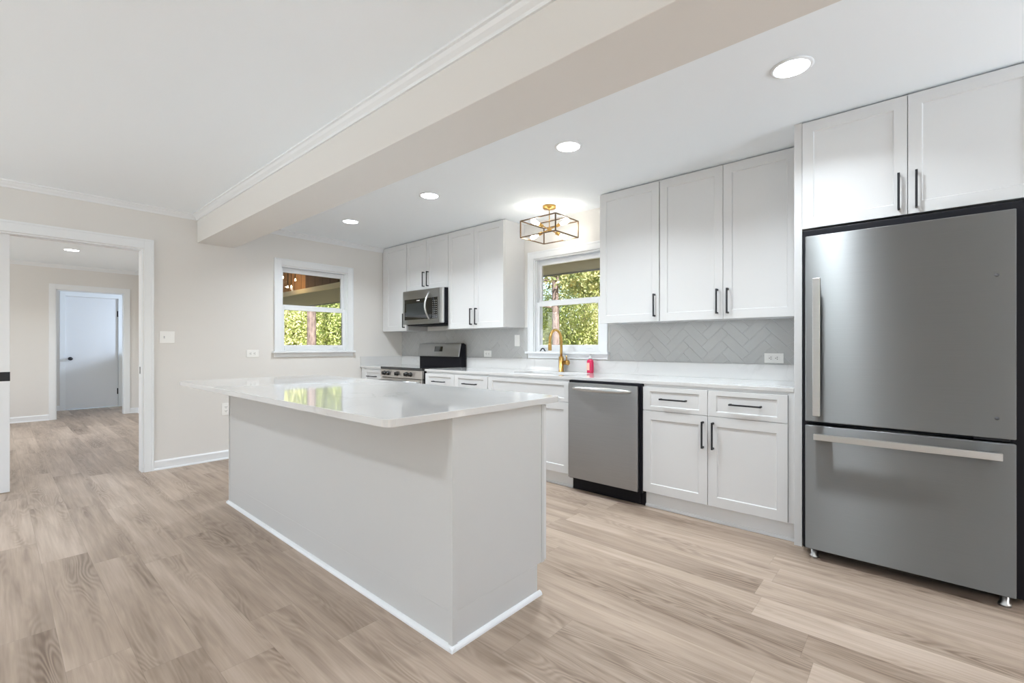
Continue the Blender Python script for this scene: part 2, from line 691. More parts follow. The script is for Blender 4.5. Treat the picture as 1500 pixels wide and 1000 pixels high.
# wall with the other window and the hall doorway, x = -.12 .. 0
DY0, DY1, DZ = -4.9, -2.815, 2.045
b = MB()
b.box(-0.12, 0, -0.813, 0, 0, CEIL)
b.box(-0.12, 0, -1.608, -0.813, 0, Z0)
b.box(-0.12, 0, -1.608, -0.813, Z1, CEIL)
b.box(-0.12, 0, DY1, -1.608, 0, CEIL)
b.box(-0.12, 0, DY0, DY1, DZ, CEIL)
b.box(-0.12, 0, -7.5, DY0, 0, CEIL)
struct(b.build('wall_left', M['wall']), 'greige wall with a window and the wide hall doorway')
# right wall and the wall behind the camera, openings added for the fill lamps
b = MB()
b.box(8.2, 8.34, -7.5, -6.2, 0, CEIL)
b.box(8.2, 8.34, -4.4, -2.0, 0, CEIL)
b.box(8.2, 8.34, -0.9, WT, 0, CEIL)
b.box(8.2, 8.34, -6.2, -4.4, 2.05, CEIL)
b.box(8.2, 8.34, -2.0, -0.9, 2.05, CEIL)
b.box(8.2, 8.34, -6.2, -4.4, 0, 0.9)
b.box(8.2, 8.34, -2.0, -0.9, 0, 0.9)
struct(b.build('wall_right', M['wall']))
b = MB()
xs = [-0.12, 0.4, 3.1, 6.7, 7.9, 8.2]
b.box(xs[0], xs[1], -7.5, -7.36, 0, CEIL)
b.box(xs[2], xs[3], -7.5, -7.36, 0, CEIL)
b.box(xs[4], xs[5], -7.5, -7.36, 0, CEIL)
for a0, a1 in ((xs[1], xs[2]), (xs[3], xs[4])):
    b.box(a0, a1, -7.5, -7.36, 0, 0.6)
    b.box(a0, a1, -7.5, -7.36, 2.1, CEIL)
struct(b.build('wall_front', M['wall']))
# hall room beyond the doorway
struct(MB().box(-4.97, -0.12, -2.05, -1.93, 0, CEIL).build('wall_hall_right', M['wall']))
b = MB()
HY0, HY1 = -3.075, -2.24
b.box(-4.97, -4.85, HY1, -2.05, 0, CEIL)
b.box(-4.97, -4.85, HY0, HY1, 2.06, CEIL)
b.box(-4.97, -4.85, -6.3, HY0, 0, CEIL)
struct(b.build('wall_hall_far', M['wall']))
b = MB()
b.box(-4.97, -3.3, -6.42, -6.3, 0, CEIL)
b.box(-1.5, -0.12, -6.42, -6.3, 0, CEIL)
b.box(-3.3, -1.5, -6.42, -6.3, 0, 0.75)
b.box(-3.3, -1.5, -6.42, -6.3, 2.1, CEIL)
struct(b.build('wall_hall_left', M['wall']))
# little back hall with its own window
b = MB()
b.box(-6.32, -6.2, -3.5, -2.865, 0, CEIL)
b.box(-6.32, -6.2, -2.13, -0.5, 0, CEIL)
b.box(-6.32, -6.2, -2.865, -2.13, 2.06, CEIL)
struct(b.build('wall_back_hall_far', M['wall']))
b = MB()
b.box(-6.2, -4.97, -0.95, -0.83, 0, 1.46)
b.box(-6.2, -4.97, -0.95, -0.83, 2.1, CEIL)
b.box(-6.2, -6.1, -0.95, -0.83, 1.46, 2.1)
struct(b.build('wall_back_hall_right', M['wall']))
struct(MB().box(-6.2, -4.97, -3.5, -3.38, 0, CEIL).build('wall_back_hall_left', M['wall']))

# ceiling beam
BY0, BY1, BZ = -2.398, -2.073, 2.171
struct(MB().box(0, 8.2, BY0, BY1, BZ, CEIL).build('trim_1', M['wall'], bevel=0.003), 'boxed greige ceiling beam running over the island')

# crown mouldings
CP = [(0, 0), (0.0, 0.052), (0.010, 0.052), (0.014, 0.040), (0.030, 0.026), (0.040, 0.012), (0.052, 0.010), (0.052, 0.0)]


def crown_y(name, x, s, y0, y1, label=None):      # along Y on a wall at x, projecting to s
    mb = MB().prism(CP, y0, y1, lambda p, q, a: (x + s * p, a, CEIL - q))
    return struct(mb.build(name, M['trim']), label)


def crown_x(name, y, s, x0, x1, label=None):
    mb = MB().prism(CP, x0, x1, lambda p, q, a: (a, y + s * p, CEIL - q))
    return struct(mb.build(name, M['trim']), label)


crown_y('trim_2', 0, 1, -7.36, BY0, 'white crown moulding over the hall doorway')
crown_x('trim_3', BY0, -1, 0, 8.2, 'white crown moulding along the beam')
crown_y('trim_4', 0, 1, BY1, -0.31, 'white crown moulding above the left wall window')
crown_y('trim_5', -4.85, 1, -6.3, -2.05, 'white crown moulding in the hall')
crown_x('trim_6', -2.05, -1, -4.85, -0.12)
BP = [(0, 0), (0.018, 0), (0.0175, 0.010), (0.012, 0.018), (0.012, 0.078), (0.006, 0.09), (0, 0.09)]


def base_y(name, x, s, y0, y1):
    return struct(MB().prism(BP, y0, y1, lambda p, q, a: (x + s * p, a, q)).build(name, M['trim']))


def base_x(name, y, s, x0, x1):
    return struct(MB().prism(BP, x0, x1, lambda p, q, a: (a, y + s * p, q)).build(name, M['trim']))


base_y('baseboard_left', 0, 1, -2.742, -0.62)
base_y('baseboard_hall_far', -4.85, 1, -6.3, -3.15)
base_y('baseboard_hall_corner', -4.85, 1, -2.165, -2.05)
base_x('baseboard_hall_right', -2.05, -1, -4.85, -0.14)
base_y('baseboard_back_hall', -6.2, 1, -3.38, -2.93)
base_y('baseboard_back_hall_corner', -6.2, 1, -2.06, -0.95)

# ---- hall doorway: casing, jamb, pocket door (door_1)
d1 = sempty('door_1', (0, -2.815, 0), 'wide cased doorway with a white pocket door half slid out')
b = MB()
b.box(0, 0.016, -2.815 + 0.002, -2.742, 0, 2.134)
b.box(0, 0.016, DY0, -2.815 + 0.002, 2.047, 2.134)
b.box(0.016, 0.021, -2.76, -2.742, 0, 2.134)
b.box(0.016, 0.021, DY0, -2.76, 2.116, 2.134)
b.build('casing', M['trim'], d1, bevel=0.002)
b = MB()
b.box(-0.12, 0, -2.83, -2.815, 0, DZ)
b.box(-0.12, -0.088, DY0, -2.83, DZ - 0.012, DZ)
b.box(-0.042, 0, DY0, -2.83, DZ - 0.012, DZ)
jm = b.build('jamb', M['trim'], d1, bevel=0.001)
MB().box(-0.078, -0.052, -2.8315, -2.8298, 0.90, 0.965).build('strike_plate', M['blackmetal'], jm)
b = MB()
b.box(-0.132, -0.12, -2.80, -2.73, 0, 2.13)
b.box(-0.132, -0.12, DY0, -2.80, 2.045, 2.13)
b.build('hall_side_casing', M['trim'], d1, bevel=0.002)
sl = MB().box(-0.082, -0.047, -4.55, -3.640, 0.008, 2.04).build('sliding_panel', M['door'], d1, bevel=0.002)
b = MB()
b.box(-0.0475, -0.0445, -3.705, -3.640, 0.880, 0.952)
b.box(-0.084, -0.0445, -3.642, -3.6385, 0.880, 0.952)
b.build('latch', M['blackmetal'], sl, bevel=0.002)

# ---- hall inner doorway casing and far door (door_2)
d2 = sempty('door_2', (-4.85, -2.66, 0), 'white cased doorway at the end of the hall')
b = MB()
for s_ in ((-4.85, -4.834), (-4.97, -4.986)):
    b.box(s_[0], s_[1], -3.150, HY0, 0, 2.135)
    b.box(s_[0], s_[1], HY1, -2.166, 0, 2.135)
    b.box(s_[0], s_[1], HY0, HY1, 2.055, 2.135)
b.build('casing', M['trim'], d2, bevel=0.002)
b = MB()
b.box(-4.97, -4.85, HY0 - 0.001, HY0 + 0.012, 0, 2.055)
b.box(-4.97, -4.85, HY1 - 0.012, HY1 + 0.001, 0, 2.055)
b.box(-4.97, -4.85, HY0, HY1, 2.045, 2.06)
jj = b.build('jamb', M['trim'], d2, bevel=0.001)
MB().box(-4.925, -4.895, HY0 + 0.0118, HY0 + 0.0135, 0.90, 0.96).build('strike_plate', M['blackmetal'], jj)
d3 = sempty('door_3', (-6.2, -2.5, 0), 'closed white slab door with black knob and hinges')
b = MB()
b.box(-6.2, -6.184, -2.935, -2.862, 0, 2.14)
b.box(-6.2, -6.184, -2.133, -2.060, 0, 2.14)
b.box(-6.2, -6.184, -2.862, -2.133, 2.062, 2.14)
b.build('casing', M['trim'], d3, bevel=0.002)
slab = MB().box(-6.245, -6.205, -2.861, -2.134, 0.012, 2.058).build('slab', M['door'], d3, bevel=0.002)
MB().lathe((-6.205, -2.80, 0.93), [(0.03, 0), (0.03, 0.006), (0.011, 0.010), (0.011, 0.032), (0.026, 0.042), (0.031, 0.055), (0.024, 0.066), (0.0, 0.069)], 24, (1, 0, 0)).build('knob', M['blackmetal'], slab)
for hz in (0.24, 1.72):
    MB().box(-6.206, -6.198, -2.150, -2.128, hz, hz + 0.11).cyl((-6.199, -2.134, hz - 0.003), (-6.199, -2.134, hz + 0.113), 0.007).build('hinge', M['blackmetal'], slab)


# ---- double hung windows
def dh_window(name, label, mapf, loc, A0, A1):
    """mapf(a, n, z): a along the wall (outer casing A0..A1), n outward through the wall (negative into the room)"""
    w = sempty(name, loc, label)

    def bx(mb, a0, a1, n0, n1, z0, z1):
        p, q = mapf(a0, n0, z0), mapf(a1, n1, z1)
        mb.box(p[0], q[0], p[1], q[1], p[2], q[2])
        return mb
    cw = 0.073
    i0, i1 = A0 + cw, A1 - cw
    b = MB()
    bx(b, A0, i0, -0.016, 0, 1.10, 2.131)
    bx(b, i1, A1, -0.016, 0, 1.10, 2.131)
    bx(b, i0, i1, -0.016, 0, 2.058, 2.131)
    bx(b, A0, A0 + 0.016, -0.022, -0.016, 1.10, 2.131)
    bx(b, A1 - 0.016, A1, -0.022, -0.016, 1.10, 2.131)
    bx(b, A0 + 0.016, A1 - 0.016, -0.022, -0.016, 2.115, 2.131)
    b.build('casing', M['trim'], w, bevel=0.002)
    bx(MB(), A0 - 0.02, A1 + 0.02, -0.045, 0.02, 1.078, 1.10).build('sill', M['trim'], w, bevel=0.004)
    bx(MB(), A0, A1, -0.014, 0, 1.032, 1.078).build('apron', M['trim'], w, bevel=0.003)
    # liner
    b = MB()
    bx(b, i0, i0 + 0.012, 0.0, 0.13, 1.10, 2.055)
    bx(b, i1 - 0.012, i1, 0.0, 0.13, 1.10, 2.055)
    bx(b, i0 + 0.012, i1 - 0.012, 0.0, 0.13, 2.043, 2.055)
    bx(b, i0 + 0.012, i1 - 0.012, 0.02, 0.13, 1.10, 1.112)
    for n in (0.018, 0.056, 0.094):
        bx(b, i0 + 0.012, i0 + 0.020, n, n + 0.006, 1.112, 2.043)
        bx(b, i1 - 0.020, i1 - 0.012, n, n + 0.006, 1.112, 2.043)
    b.build('frame', M['trim'], w, bevel=0.001)
    s0, s1 = i0 + 0.014, i1 - 0.014

    def sash(n0, n1, z0, z1, rb, rt, st=0.036):
        b = MB()
        bx(b, s0, s0 + st, n0, n1, z0, z1)
        bx(b, s1 - st, s1, n0, n1, z0, z1)
        bx(b, s0 + st, s1 - st, n0, n1, z0, z0 + rb)
        bx(b, s0 + st, s1 - st, n0, n1, z1 - rt, z1)
        o = b.build('sash', M['trim'], w, bevel=0.003)
        nm = (n0 + n1) / 2
        bx(MB(), s0 + st - 0.004, s1 - st + 0.004, nm - 0.002, nm + 0.002, z0 + rb - 0.004, z1 - rt + 0.004).build('pane', M['glass'], o)
        return o
    sash(0.064, 0.092, 1.580, 2.042, 0.045, 0.050)
    lo = sash(0.026, 0.054, 1.112, 1.608, 0.056, 0.044)
    for a in (s0 + 0.13, s1 - 0.13):
        bx(MB(), a - 0.035, a + 0.035, 0.020, 0.027, 1.138, 1.146).build('lift', M['trim'], lo, bevel=0.002)
    return w


dh_window('window_1', 'white double hung window facing the porch', lambda a, n, z: (-n, a, z), (0, -1.21, 1.10), -1.681, -0.740)
dh_window('window_2', 'white double hung window over the sink', lambda a, n, z: (a, n, z), (2.72, 0, 1.10), 2.249, 3.190)

# unseen south windows, added to let fill light in (frames only)
for i, (a0, a1) in enumerate(((0.4, 3.1), (6.7, 7.9))):
    w = sempty('window_%d' % (3 + i), ((a0 + a1) / 2, -7.4, 0.6))
    b = MB()
    b.box(a0 - 0.07, a0, -7.36, -7.34, 0.53, 2.17).box(a1, a1 + 0.07, -7.36, -7.34, 0.53, 2.17)
    b.box(a0, a1, -7.36, -7.34, 2.1, 2.17).box(a0, a1, -7.36, -7.33, 0.53, 0.6)
    m_ = (a0 + a1) / 2
    b.box(m_ - 0.03, m_ + 0.03, -7.45, -7.4, 0.6, 2.1).box(a0, a1, -7.45, -7.4, 1.32, 1.37)
    b.build('frame', M['trim'], w, bevel=0.002)

# ------------------------------------------------------------------ tile backsplash
def clip(poly, x0, x1, z0, z1):
    def cut(pl, f, inter):
        out = []
        for i in range(len(pl)):
            p, q = pl[i], pl[(i + 1) % len(pl)]
            fp, fq = f(p), f(q)
            if fp >= 0:
                out.append(p)
            if (fp >= 0) != (fq >= 0):
                t = fp / (fp - fq)
                out.append((p[0] + t * (q[0] - p[0]), p[1] + t * (q[1] - p[1])))
        return out
    for f in (lambda p: p[0] - x0, lambda p: x1 - p[0], lambda p: p[1] - z0, lambda p: z1 - p[1]):
        if len(poly) < 3:
            return []
        poly = cut(poly, f, None)
    return poly


def area2(pl):
    return sum(pl[i][0] * pl[(i + 1) % len(pl)][1] - pl[(i + 1) % len(pl)][0] * pl[i][1] for i in range(len(pl))) / 2


def tiles(parent, x0, x1, z0, z1):
    b = MB().box(x0, x1, -0.006, 0, z0, z1)
    b.build('grout', M['grout'], parent)
    TW, n = 0.070, 3
    g = 0.0016
    c, s = math.cos(math.pi / 4), math.sin(math.pi / 4)
    t = MB()
    R = 60
    for k in range(-R, R):
        for m_ in range(-R // 3, R // 3):
            for kind in (0, 1):
                if kind == 0:
                    a0, b0, a1, b1 = k, k, k + n, k + 1
                else:
                    a0, b0, a1, b1 = k - 1, k, k, k + n
                a0 += 2 * n * m_
                a1 += 2 * n * m_
                q = [(a0 * TW + g, b0 * TW + g), (a1 * TW - g, b0 * TW + g), (a1 * TW - g, b1 * TW - g), (a0 * TW + g, b1 * TW - g)]
                q = [(2.0 + c * p - s * r, 1.2 + s * p + c * r) for p, r in q]
                if max(p[0] for p in q) < x0 or min(p[0] for p in q) > x1 or max(p[1] for p in q) < z0 or min(p[1] for p in q) > z1:
                    continue
                q = clip(q, x0 + 0.001, x1 - 0.001, z0 + 0.001, z1 - 0.001)
                if len(q) < 3 or abs(area2(q)) < 2e-5:
                    continue
                t.prism(q, -0.0075, -0.002, lambda p, r, a: (p, a, r))
    t.build('tile_field', M['tile'], parent, bevel=0.0008, seg=1)


sp = sempty('backsplash_tile', (0, 0, 1.02), 'grey herringbone tile backsplash on the sink wall')
tiles(sp, 0.0, 2.235, 1.0, 1.352)
tiles(sp, 3.205, 4.772, 1.0, 1.352)


# ------------------------------------------------------------------ cabinets
def shaker(mb, x0, x1, z0, z1, yf, s=-1, t=0.02, st=0.057, rl=0.062, d=0.007, c=0.004):
    """slab with a recessed centre panel. s=-1 faces -y."""
    yb = yf - s * t
    ix0, ix1, iz0, iz1 = x0 + st, x1 - st, z0 + rl, z1 - rl
    o = [(x0, z0), (x1, z0), (x1, z1), (x0, z1)]
    i = [(ix0, iz0), (ix1, iz0), (ix1, iz1), (ix0, iz1)]
    j = [(ix0 + c, iz0 + c), (ix1 - c, iz0 + c), (ix1 - c, iz1 - c), (ix0 + c, iz1 - c)]
    v = [(a, yb, b) for a, b in o] + [(a, yf, b) for a, b in o] + [(a, yf, b) for a, b in i] + [(a, yf - s * d, b) for a, b in j]
    f = [(0, 1, 2, 3)]
    for k in range(4):
        n = (k + 1) % 4
        f += [(k, n, 4 + n, 4 + k), (4 + k, 4 + n, 8 + n, 8 + k), (8 + k, 8 + n, 12 + n, 12 + k)]
    f.append((12, 13, 14, 15))
    return mb.add(v, f)


def vhandle(parent, x, z0, z1, yf, s=-1, mat=None):
    b = MB()
    b.box(x - 0.005, x + 0.005, yf + s * 0.026, yf + s * 0.036, z0, z1)
    for z in (z0 + 0.006, z1 - 0.006):
        b.box(x - 0.005, x + 0.005, yf - s * 0.0005, yf + s * 0.03, z - 0.006, z + 0.006)
    return b.build('handle', M['blackmetal'], parent, bevel=0.001, label='matte black bar handle')


def hhandle(parent, x0, x1, z, yf, s=-1):
    b = MB()
    b.box(x0, x1, yf + s * 0.026, yf + s * 0.036, z - 0.005, z + 0.005)
    for x in (x0 + 0.006, x1 - 0.006):
        b.box(x - 0.006, x + 0.006, yf - s * 0.0005, yf + s * 0.03, z - 0.005, z + 0.005)
    return b.build('handle', M['blackmetal'], parent, bevel=0.001, label='matte black bar handle')


def door(parent, x0, x1, z0, z1, yf, s=-1, **k):
    return shaker(MB(), x0, x1, z0, z1, yf, s, **k).build('door', M['cabinet'], parent, bevel=0.0012)


def drawer(parent, x0, x1, z0, z1, yf, s=-1, name='drawer'):
    return shaker(MB(), x0, x1, z0, z1, yf, s, st=0.053, rl=0.030).build(name, M['cabinet'], parent, bevel=0.0012)


G = 0.0015
UY, UZ0, UZ1 = -0.3295, 1.3463, 2.428


def upper(label, xa, xb, z0, doors, filler=None):
    """doors: list of (x0, x1, handle x or None); body behind"""
    c = thing('wall_cabinet', label, 'cabinet', ((xa + xb) / 2, -0.15, z0), 'white wall cabinets')
    b = MB().box(xa, xb, UY + 0.0205, -0.001, z0 + 0.004, 2.4375)
    if filler:
        b.box(filler[0], filler[1], UY + 0.012, UY + 0.0205, z0, 2.4375)
    b.build('body', M['cabinet'], c, bevel=0.001)
    for x0, x1, hx in doors:
        d = door(c, x0 + G, x1 - G, z0, UZ1, UY)
        if hx:
            vhandle(d, hx, z0 + 0.037, z0 + 0.213, UY)
    return c


upper('tall narrow white wall cabinet in the corner left of the microwave', 0.004, 0.5556, UZ0, [(0.0926, 0.5546, 0.517)], (0.03, 0.0925))
upper('short white two door wall cabinet mounted above the microwave', 0.5566, 1.3426, 1.824, [(0.5570, 0.951, 0.912), (0.951, 1.3421, 0.990)])
upper('tall white two door wall cabinet between the microwave and the sink window', 1.3436, 2.191, UZ0, [(1.3440, 1.766, 1.728), (1.766, 2.1905, 1.804)])
upper('single door white wall cabinet just right of the sink window', 3.2951, 3.8187, UZ0, [(3.2951, 3.8175, 3.784)])
upper('white two door wall cabinet beside the refrigerator surround', 3.8207, 4.7715, UZ0, [(3.8215, 4.2842, 4.248), (4.2842, 4.7380, 4.318)], (4.7385, 4.7715))

# surround panels and cabinet above the refrigerator
tag(MB().box(4.772, 4.812, -0.649, -0.001, 0, 2.4375).build('fridge_side_panel', M['cabinet'], bevel=0.0015), 'tall white end panel left of the refrigerator, floor to ceiling', 'panel')
tag(MB().box(5.732, 5.772, -0.649, -0.001, 0, 2.4375).build('fridge_side_panel', M['cabinet'], bevel=0.0015), 'tall white end panel right of the refrigerator, beyond the frame', 'panel')
c = thing('wall_cabinet', 'deep white two door cabinet directly above the refrigerator', 'cabinet', (5.27, -0.35, 1.823), 'white wall cabinets')
MB().box(4.8125, 5.7315, -0.6375, -0.001, 1.827, 2.4375).build('body', M['cabinet'], c, bevel=0.001)
for x0, x1, hx in ((4.8125, 5.2713, 5.237), (5.2713, 5.7315, 5.305)):
    d = shaker(MB(), x0 + G, x1 - G, 1.8235, UZ1, -0.658, st=0.053, rl=0.058).build('door', M['cabinet'], c, bevel=0.0012)
    vhandle(d, hx, 1.849, 2.033, -0.658)

# base cabinets
BYF, BB = -0.647, -0.6265
TK, CT0, CT = 0.1156, 0.8845, 0.908
DZ0, DZ1, DRZ0, DRZ1 = 0.118, 0.6975, 0.7005, 0.865


def base(label, xa, xb, cols, drawers=None, false_front=None, filler=None, yfl=None):
    c = thing('base_cabinet', label, 'cabinet', ((xa + xb) / 2, -0.3, 0), 'white base cabinets')
    b = MB().box(xa, xb, BB, -0.001, TK, CT0 - 0.001)
    if filler:
        b.box(filler[0], filler[1], BB - 0.008, BB, TK, CT0 - 0.001)
    b.build('body', M['cabinet'], c, bevel=0.001)
    b = MB().box(xa, xb, -0.589, -0.57, 0, TK)
    b.prism([(0, 0), (0.014, 0), (0.012, 0.010), (0.006, 0.017), (0, 0.018)], xa, xb, lambda p, q, a: (a, -0.589 - p, q))
    b.build('toe_kick', M['trim'], c)
    for x0, x1, hx in cols:
        d = door(c, x0 + G, x1 - G, DZ0, DZ1, BYF)
        if hx:
            vhandle(d, hx, 0.488, 0.662, BYF)
    for x0, x1 in (drawers or []):
        d = drawer(c, x0 + G, x1 - G, DRZ0, DRZ1, BYF)
        m_ = (x0 + x1) / 2
        hhandle(d, m_ - 0.092, m_ + 0.092, 0.786, BYF)
    if false_front:
        drawer(c, false_front[0] + G, false_front[1] - G, DRZ0, DRZ1, BYF, name='false_front')
    return c


base('narrow white base cabinet with one drawer left of the range', 0.03, 0.5155, [(0.098, 0.513, 0.475)], [(0.098, 0.513)], filler=(0.03, 0.0965))
base('white base cabinet with two drawers between the range and the sink', 1.336, 2.2768, [(1.338, 1.807, 1.772), (1.807, 2.276, 1.842)], [(1.338, 1.807), (1.807, 2.276)])
base('white sink base cabinet with a plain false front beside the dishwasher', 2.2788, 3.206, [(2.280, 2.742, 2.706), (2.742, 3.205, 2.778)], None, (2.280, 3.205))
base('white base cabinet with two drawers and two doors right of the dishwasher', 3.8337, 4.7715, [(3.8345, 4.2844, 4.257), (4.2844, 4.7407, 4.321)], [(3.8345, 4.2844), (4.2844, 4.7407)], filler=(4.7415, 4.7715))


# ------------------------------------------------------------------ countertops
def slab(mb, x0, x1, y0, y1, z0, z1):
    return mb.box(x0, x1, y0, y1, z0, z1)


CE = -0.640
c = thing('countertop', 'short white quartz countertop in the corner left of the range', 'countertop', (0.26, -0.3, CT0), 'white quartz countertops')
MB().box(0.0005, 0.5155, CE, -0.0005, CT0, CT).build('slab', M['quartz'], c, bevel=0.002)
b = MB().box(0.0005, 0.020, CE, -0.021, CT, 1.0225).box(0.0005, 0.5155, -0.021, -0.0078, CT, 1.0225)
b.build('upstand', M['quartz'], c, bevel=0.0015)

c = thing('countertop', 'long white quartz countertop from the range past the sink to the refrigerator panel', 'countertop', (3.0, -0.3, CT0), 'white quartz countertops')
X0, X1 = 1.3185, 4.7690
SX0, SX1, SY0, SY1 = 2.42, 3.09, -0.49, -0.13
# slab with the sink cut out, rounded hole corners
def slab_with_hole():
    import bmesh
    me = bpy.data.meshes.new('slab')
    bm = bmesh.new()
    r = 0.03
    hole = []
    for cx, cy, a0 in ((SX1 - r, SY0 + r, -90), (SX1 - r, SY1 - r, 0), (SX0 + r, SY1 - r, 90), (SX0 + r, SY0 + r, 180)):
        for k in range(6):
            a = math.radians(a0 + 90 * k / 5)
            hole.append((cx + r * math.cos(a), cy + r * math.sin(a)))
    outer = [(X0, CE), (X1, CE), (X1, -0.0005), (X0, -0.0005)]
    for z in (CT0, CT):
        vo = [bm.verts.new((x - 3.0, y + 0.3, z - CT0)) for x, y in outer]
        vh = [bm.verts.new((x - 3.0, y + 0.3, z - CT0)) for x, y in hole]
        eo = [bm.edges.new((vo[i], vo[(i + 1) % 4])) for i in range(4)]
        eh = [bm.edges.new((vh[i], vh[(i + 1) % len(vh)])) for i in range(len(vh))]
        bmesh.ops.triangle_fill(bm, edges=eo + eh, use_dissolve=False)
        if z == CT0:
            lo, lh = vo, vh
    for a, b_ in ((lo, vo), (lh, vh)):
        for i in range(len(a)):
            j = (i + 1) % len(a)
            bm.faces.new((a[i], a[j], b_[j], b_[i]))
    bmesh.ops.recalc_face_normals(bm, faces=bm.faces)
    bm.to_mesh(me)
    bm.free()
    me.materials.append(M['quartz'])
    o = bpy.data.objects.new('slab', me)
    COL.objects.link(o)
    o.parent = c
    bv = o.modifiers.new('bevel', 'BEVEL')
    bv.width = 0.0018
    bv.segments = 2
    bv.limit_method = 'ANGLE'
    bv.angle_limit = math.radians(50)
    return o


slab_with_hole()
MB().box(X0, 4.770, -0.021, -0.0078, CT, 1.0225).build('upstand', M['quartz'], c, bevel=0.0015)

# sink
c = thing('kitchen_sink', 'white undermount sink basin set into the countertop under the window', 'sink', (2.755, -0.31, 0.70))
b = MB()
wz = 0.012
b.box(SX0 - wz, SX1 + wz, SY0 - wz, SY1 + wz, 0.69, 0.70)
b.box(SX0 - wz, SX0 - 0.001, SY0 - wz, SY1 + wz, 0.70, CT0 - 0.0005)
b.box(SX1 + 0.001, SX1 + wz, SY0 - wz, SY1 + wz, 0.70, CT0 - 0.0005)
b.box(SX0 - wz, SX1 + wz, SY0 - wz, SY0 - 0.001, 0.70, CT0 - 0.0005)
b.box(SX0 - wz, SX1 + wz, SY1 + 0.001, SY1 + wz, 0.70, CT0 - 0.0005)
b.build('basin', M['sink'], c, bevel=0.003)
MB().lathe((2.755, -0.31, 0.7002), [(0.045, 0), (0.045, 0.003), (0.03, 0.004), (0.0, 0.002)], 24).build('drain', M['steel_hi'], c)

# faucet
FX, FY = 2.716, -0.072
c = thing('kitchen_faucet', 'brushed brass gooseneck faucet behind the sink', 'faucet', (FX, FY, CT))
MB().lathe((FX, FY, CT), [(0.030, 0), (0.030, 0.004), (0.024, 0.007), (0.024, 0.142), (0.022, 0.146), (0.0, 0.146)]).build('body', M['brass'], c)
arc = [(FX, FY, CT + 0.14), (FX, FY, CT + 0.30)]
R_ = 0.092
for k in range(1, 17):
    a = math.pi * k / 16
    arc.append((FX, FY - R_ + R_ * math.cos(a), CT + 0.30 + R_ * math.sin(a) * 1.12))
arc.append((FX, FY - 2 * R_, CT + 0.272))
MB().tube(arc, 0.0125, 18).build('spout', M['brass'], c)
MB().lathe((FX, FY - 2 * R_, CT + 0.205), [(0.013, 0), (0.0165, 0.004), (0.0165, 0.05), (0.0135, 0.068), (0.0, 0.068)]).build('spray_head', M['brass'], c)
MB().lathe((FX + 0.02, FY, CT + 0.088), [(0.021, 0), (0.021, 0.046), (0.025, 0.050), (0.025, 0.062), (0.022, 0.066), (0, 0.067)], 28, (1, 0, 0)).build('valve', M['brass'], c)
MB().tube([(FX + 0.062, FY, CT + 0.108), (FX + 0.062, FY, CT + 0.14), (FX + 0.060, FY - 0.002, CT + 0.158)], 0.0055, 12).build('lever', M['brass'], c)

# soap bottle
SX, SY = 3.045, -0.075
c = thing('soap_bottle', 'pink liquid soap bottle with a clear pump standing behind the sink', 'bottle', (SX, SY, CT))
b = MB()


def rrect(w, d, r, n=5):
    out = []
    for cx, cy, a0 in ((w / 2 - r, d / 2 - r, 0), (-w / 2 + r, d / 2 - r, 90), (-w / 2 + r, -d / 2 + r, 180), (w / 2 - r, -d / 2 + r, 270)):
        for k in range(n):
            a = math.radians(a0 + 90 * k / (n - 1))
            out.append((cx + r * math.cos(a), cy + r * math.sin(a)))
    return out


def loft(mb, cx, cy, sections):
    n = None
    v = []
    for z, w, d, r in sections:
        pts = rrect(w, d, r)
        n = len(pts)
        v += [(cx + p, cy + q, z) for p, q in pts]
    f = []
    for k in range(len(sections) - 1):
        for i in range(n):
            f.append((k * n + i, k * n + (i + 1) % n, (k + 1) * n + (i + 1) % n, (k + 1) * n + i))
    mb.add(v, f, True)
    o = len(mb.v) - len(v)
    mb.f += [tuple(o + i for i in reversed(range(n))), tuple(o + (len(sections) - 1) * n + i for i in range(n))]
    mb.sm += [False, False]
    return mb


loft(b, SX, SY, [(CT, 0.056, 0.036, 0.012), (CT + 0.004, 0.062, 0.042, 0.015), (CT + 0.100, 0.062, 0.042, 0.015), (CT + 0.116, 0.054, 0.036, 0.014), (CT + 0.128, 0.030, 0.028, 0.0135)])
bd = b.build('bottle_body', M['soap'], c)
MB().box(SX - 0.026, SX + 0.004, SY - 0.0216, SY - 0.0208, CT + 0.025, CT + 0.092).build('paper_label', M['soaplabel'], bd, label='pale printed label')
pmp = MB().lathe((SX, SY, CT + 0.128), [(0.016, 0), (0.016, 0.022), (0.012, 0.025), (0.005, 0.026), (0.005, 0.040), (0.011, 0.041), (0.011, 0.050), (0, 0.051)], 20)
pmp.tube([(SX, SY, CT + 0.173), (SX - 0.018, SY - 0.010, CT + 0.174), (SX - 0.03, SY - 0.017, CT + 0.168)], 0.0045, 10)
pmp.build('pump', M['clear'], c)

# small dark arched thing on the window sill, its use unknown
b = MB()
ax, ay, az = 2.452, -0.024, 1.1005
pts = [(ax - 0.034, ay, az + 0.006), (ax - 0.026, ay, az + 0.009), (ax - 0.015, ay, az + 0.026), (ax, ay, az + 0.031), (ax + 0.015, ay, az + 0.026), (ax + 0.026, ay, az + 0.009), (ax + 0.034, ay, az + 0.006)]
b.tube(pts, [0.0055, 0.006, 0.007, 0.008, 0.007, 0.006, 0.0055], 12)
tag(b.build('window_latch', M['blackmetal']), 'small dark arched object lying on the left of the sink window sill', 'latch')

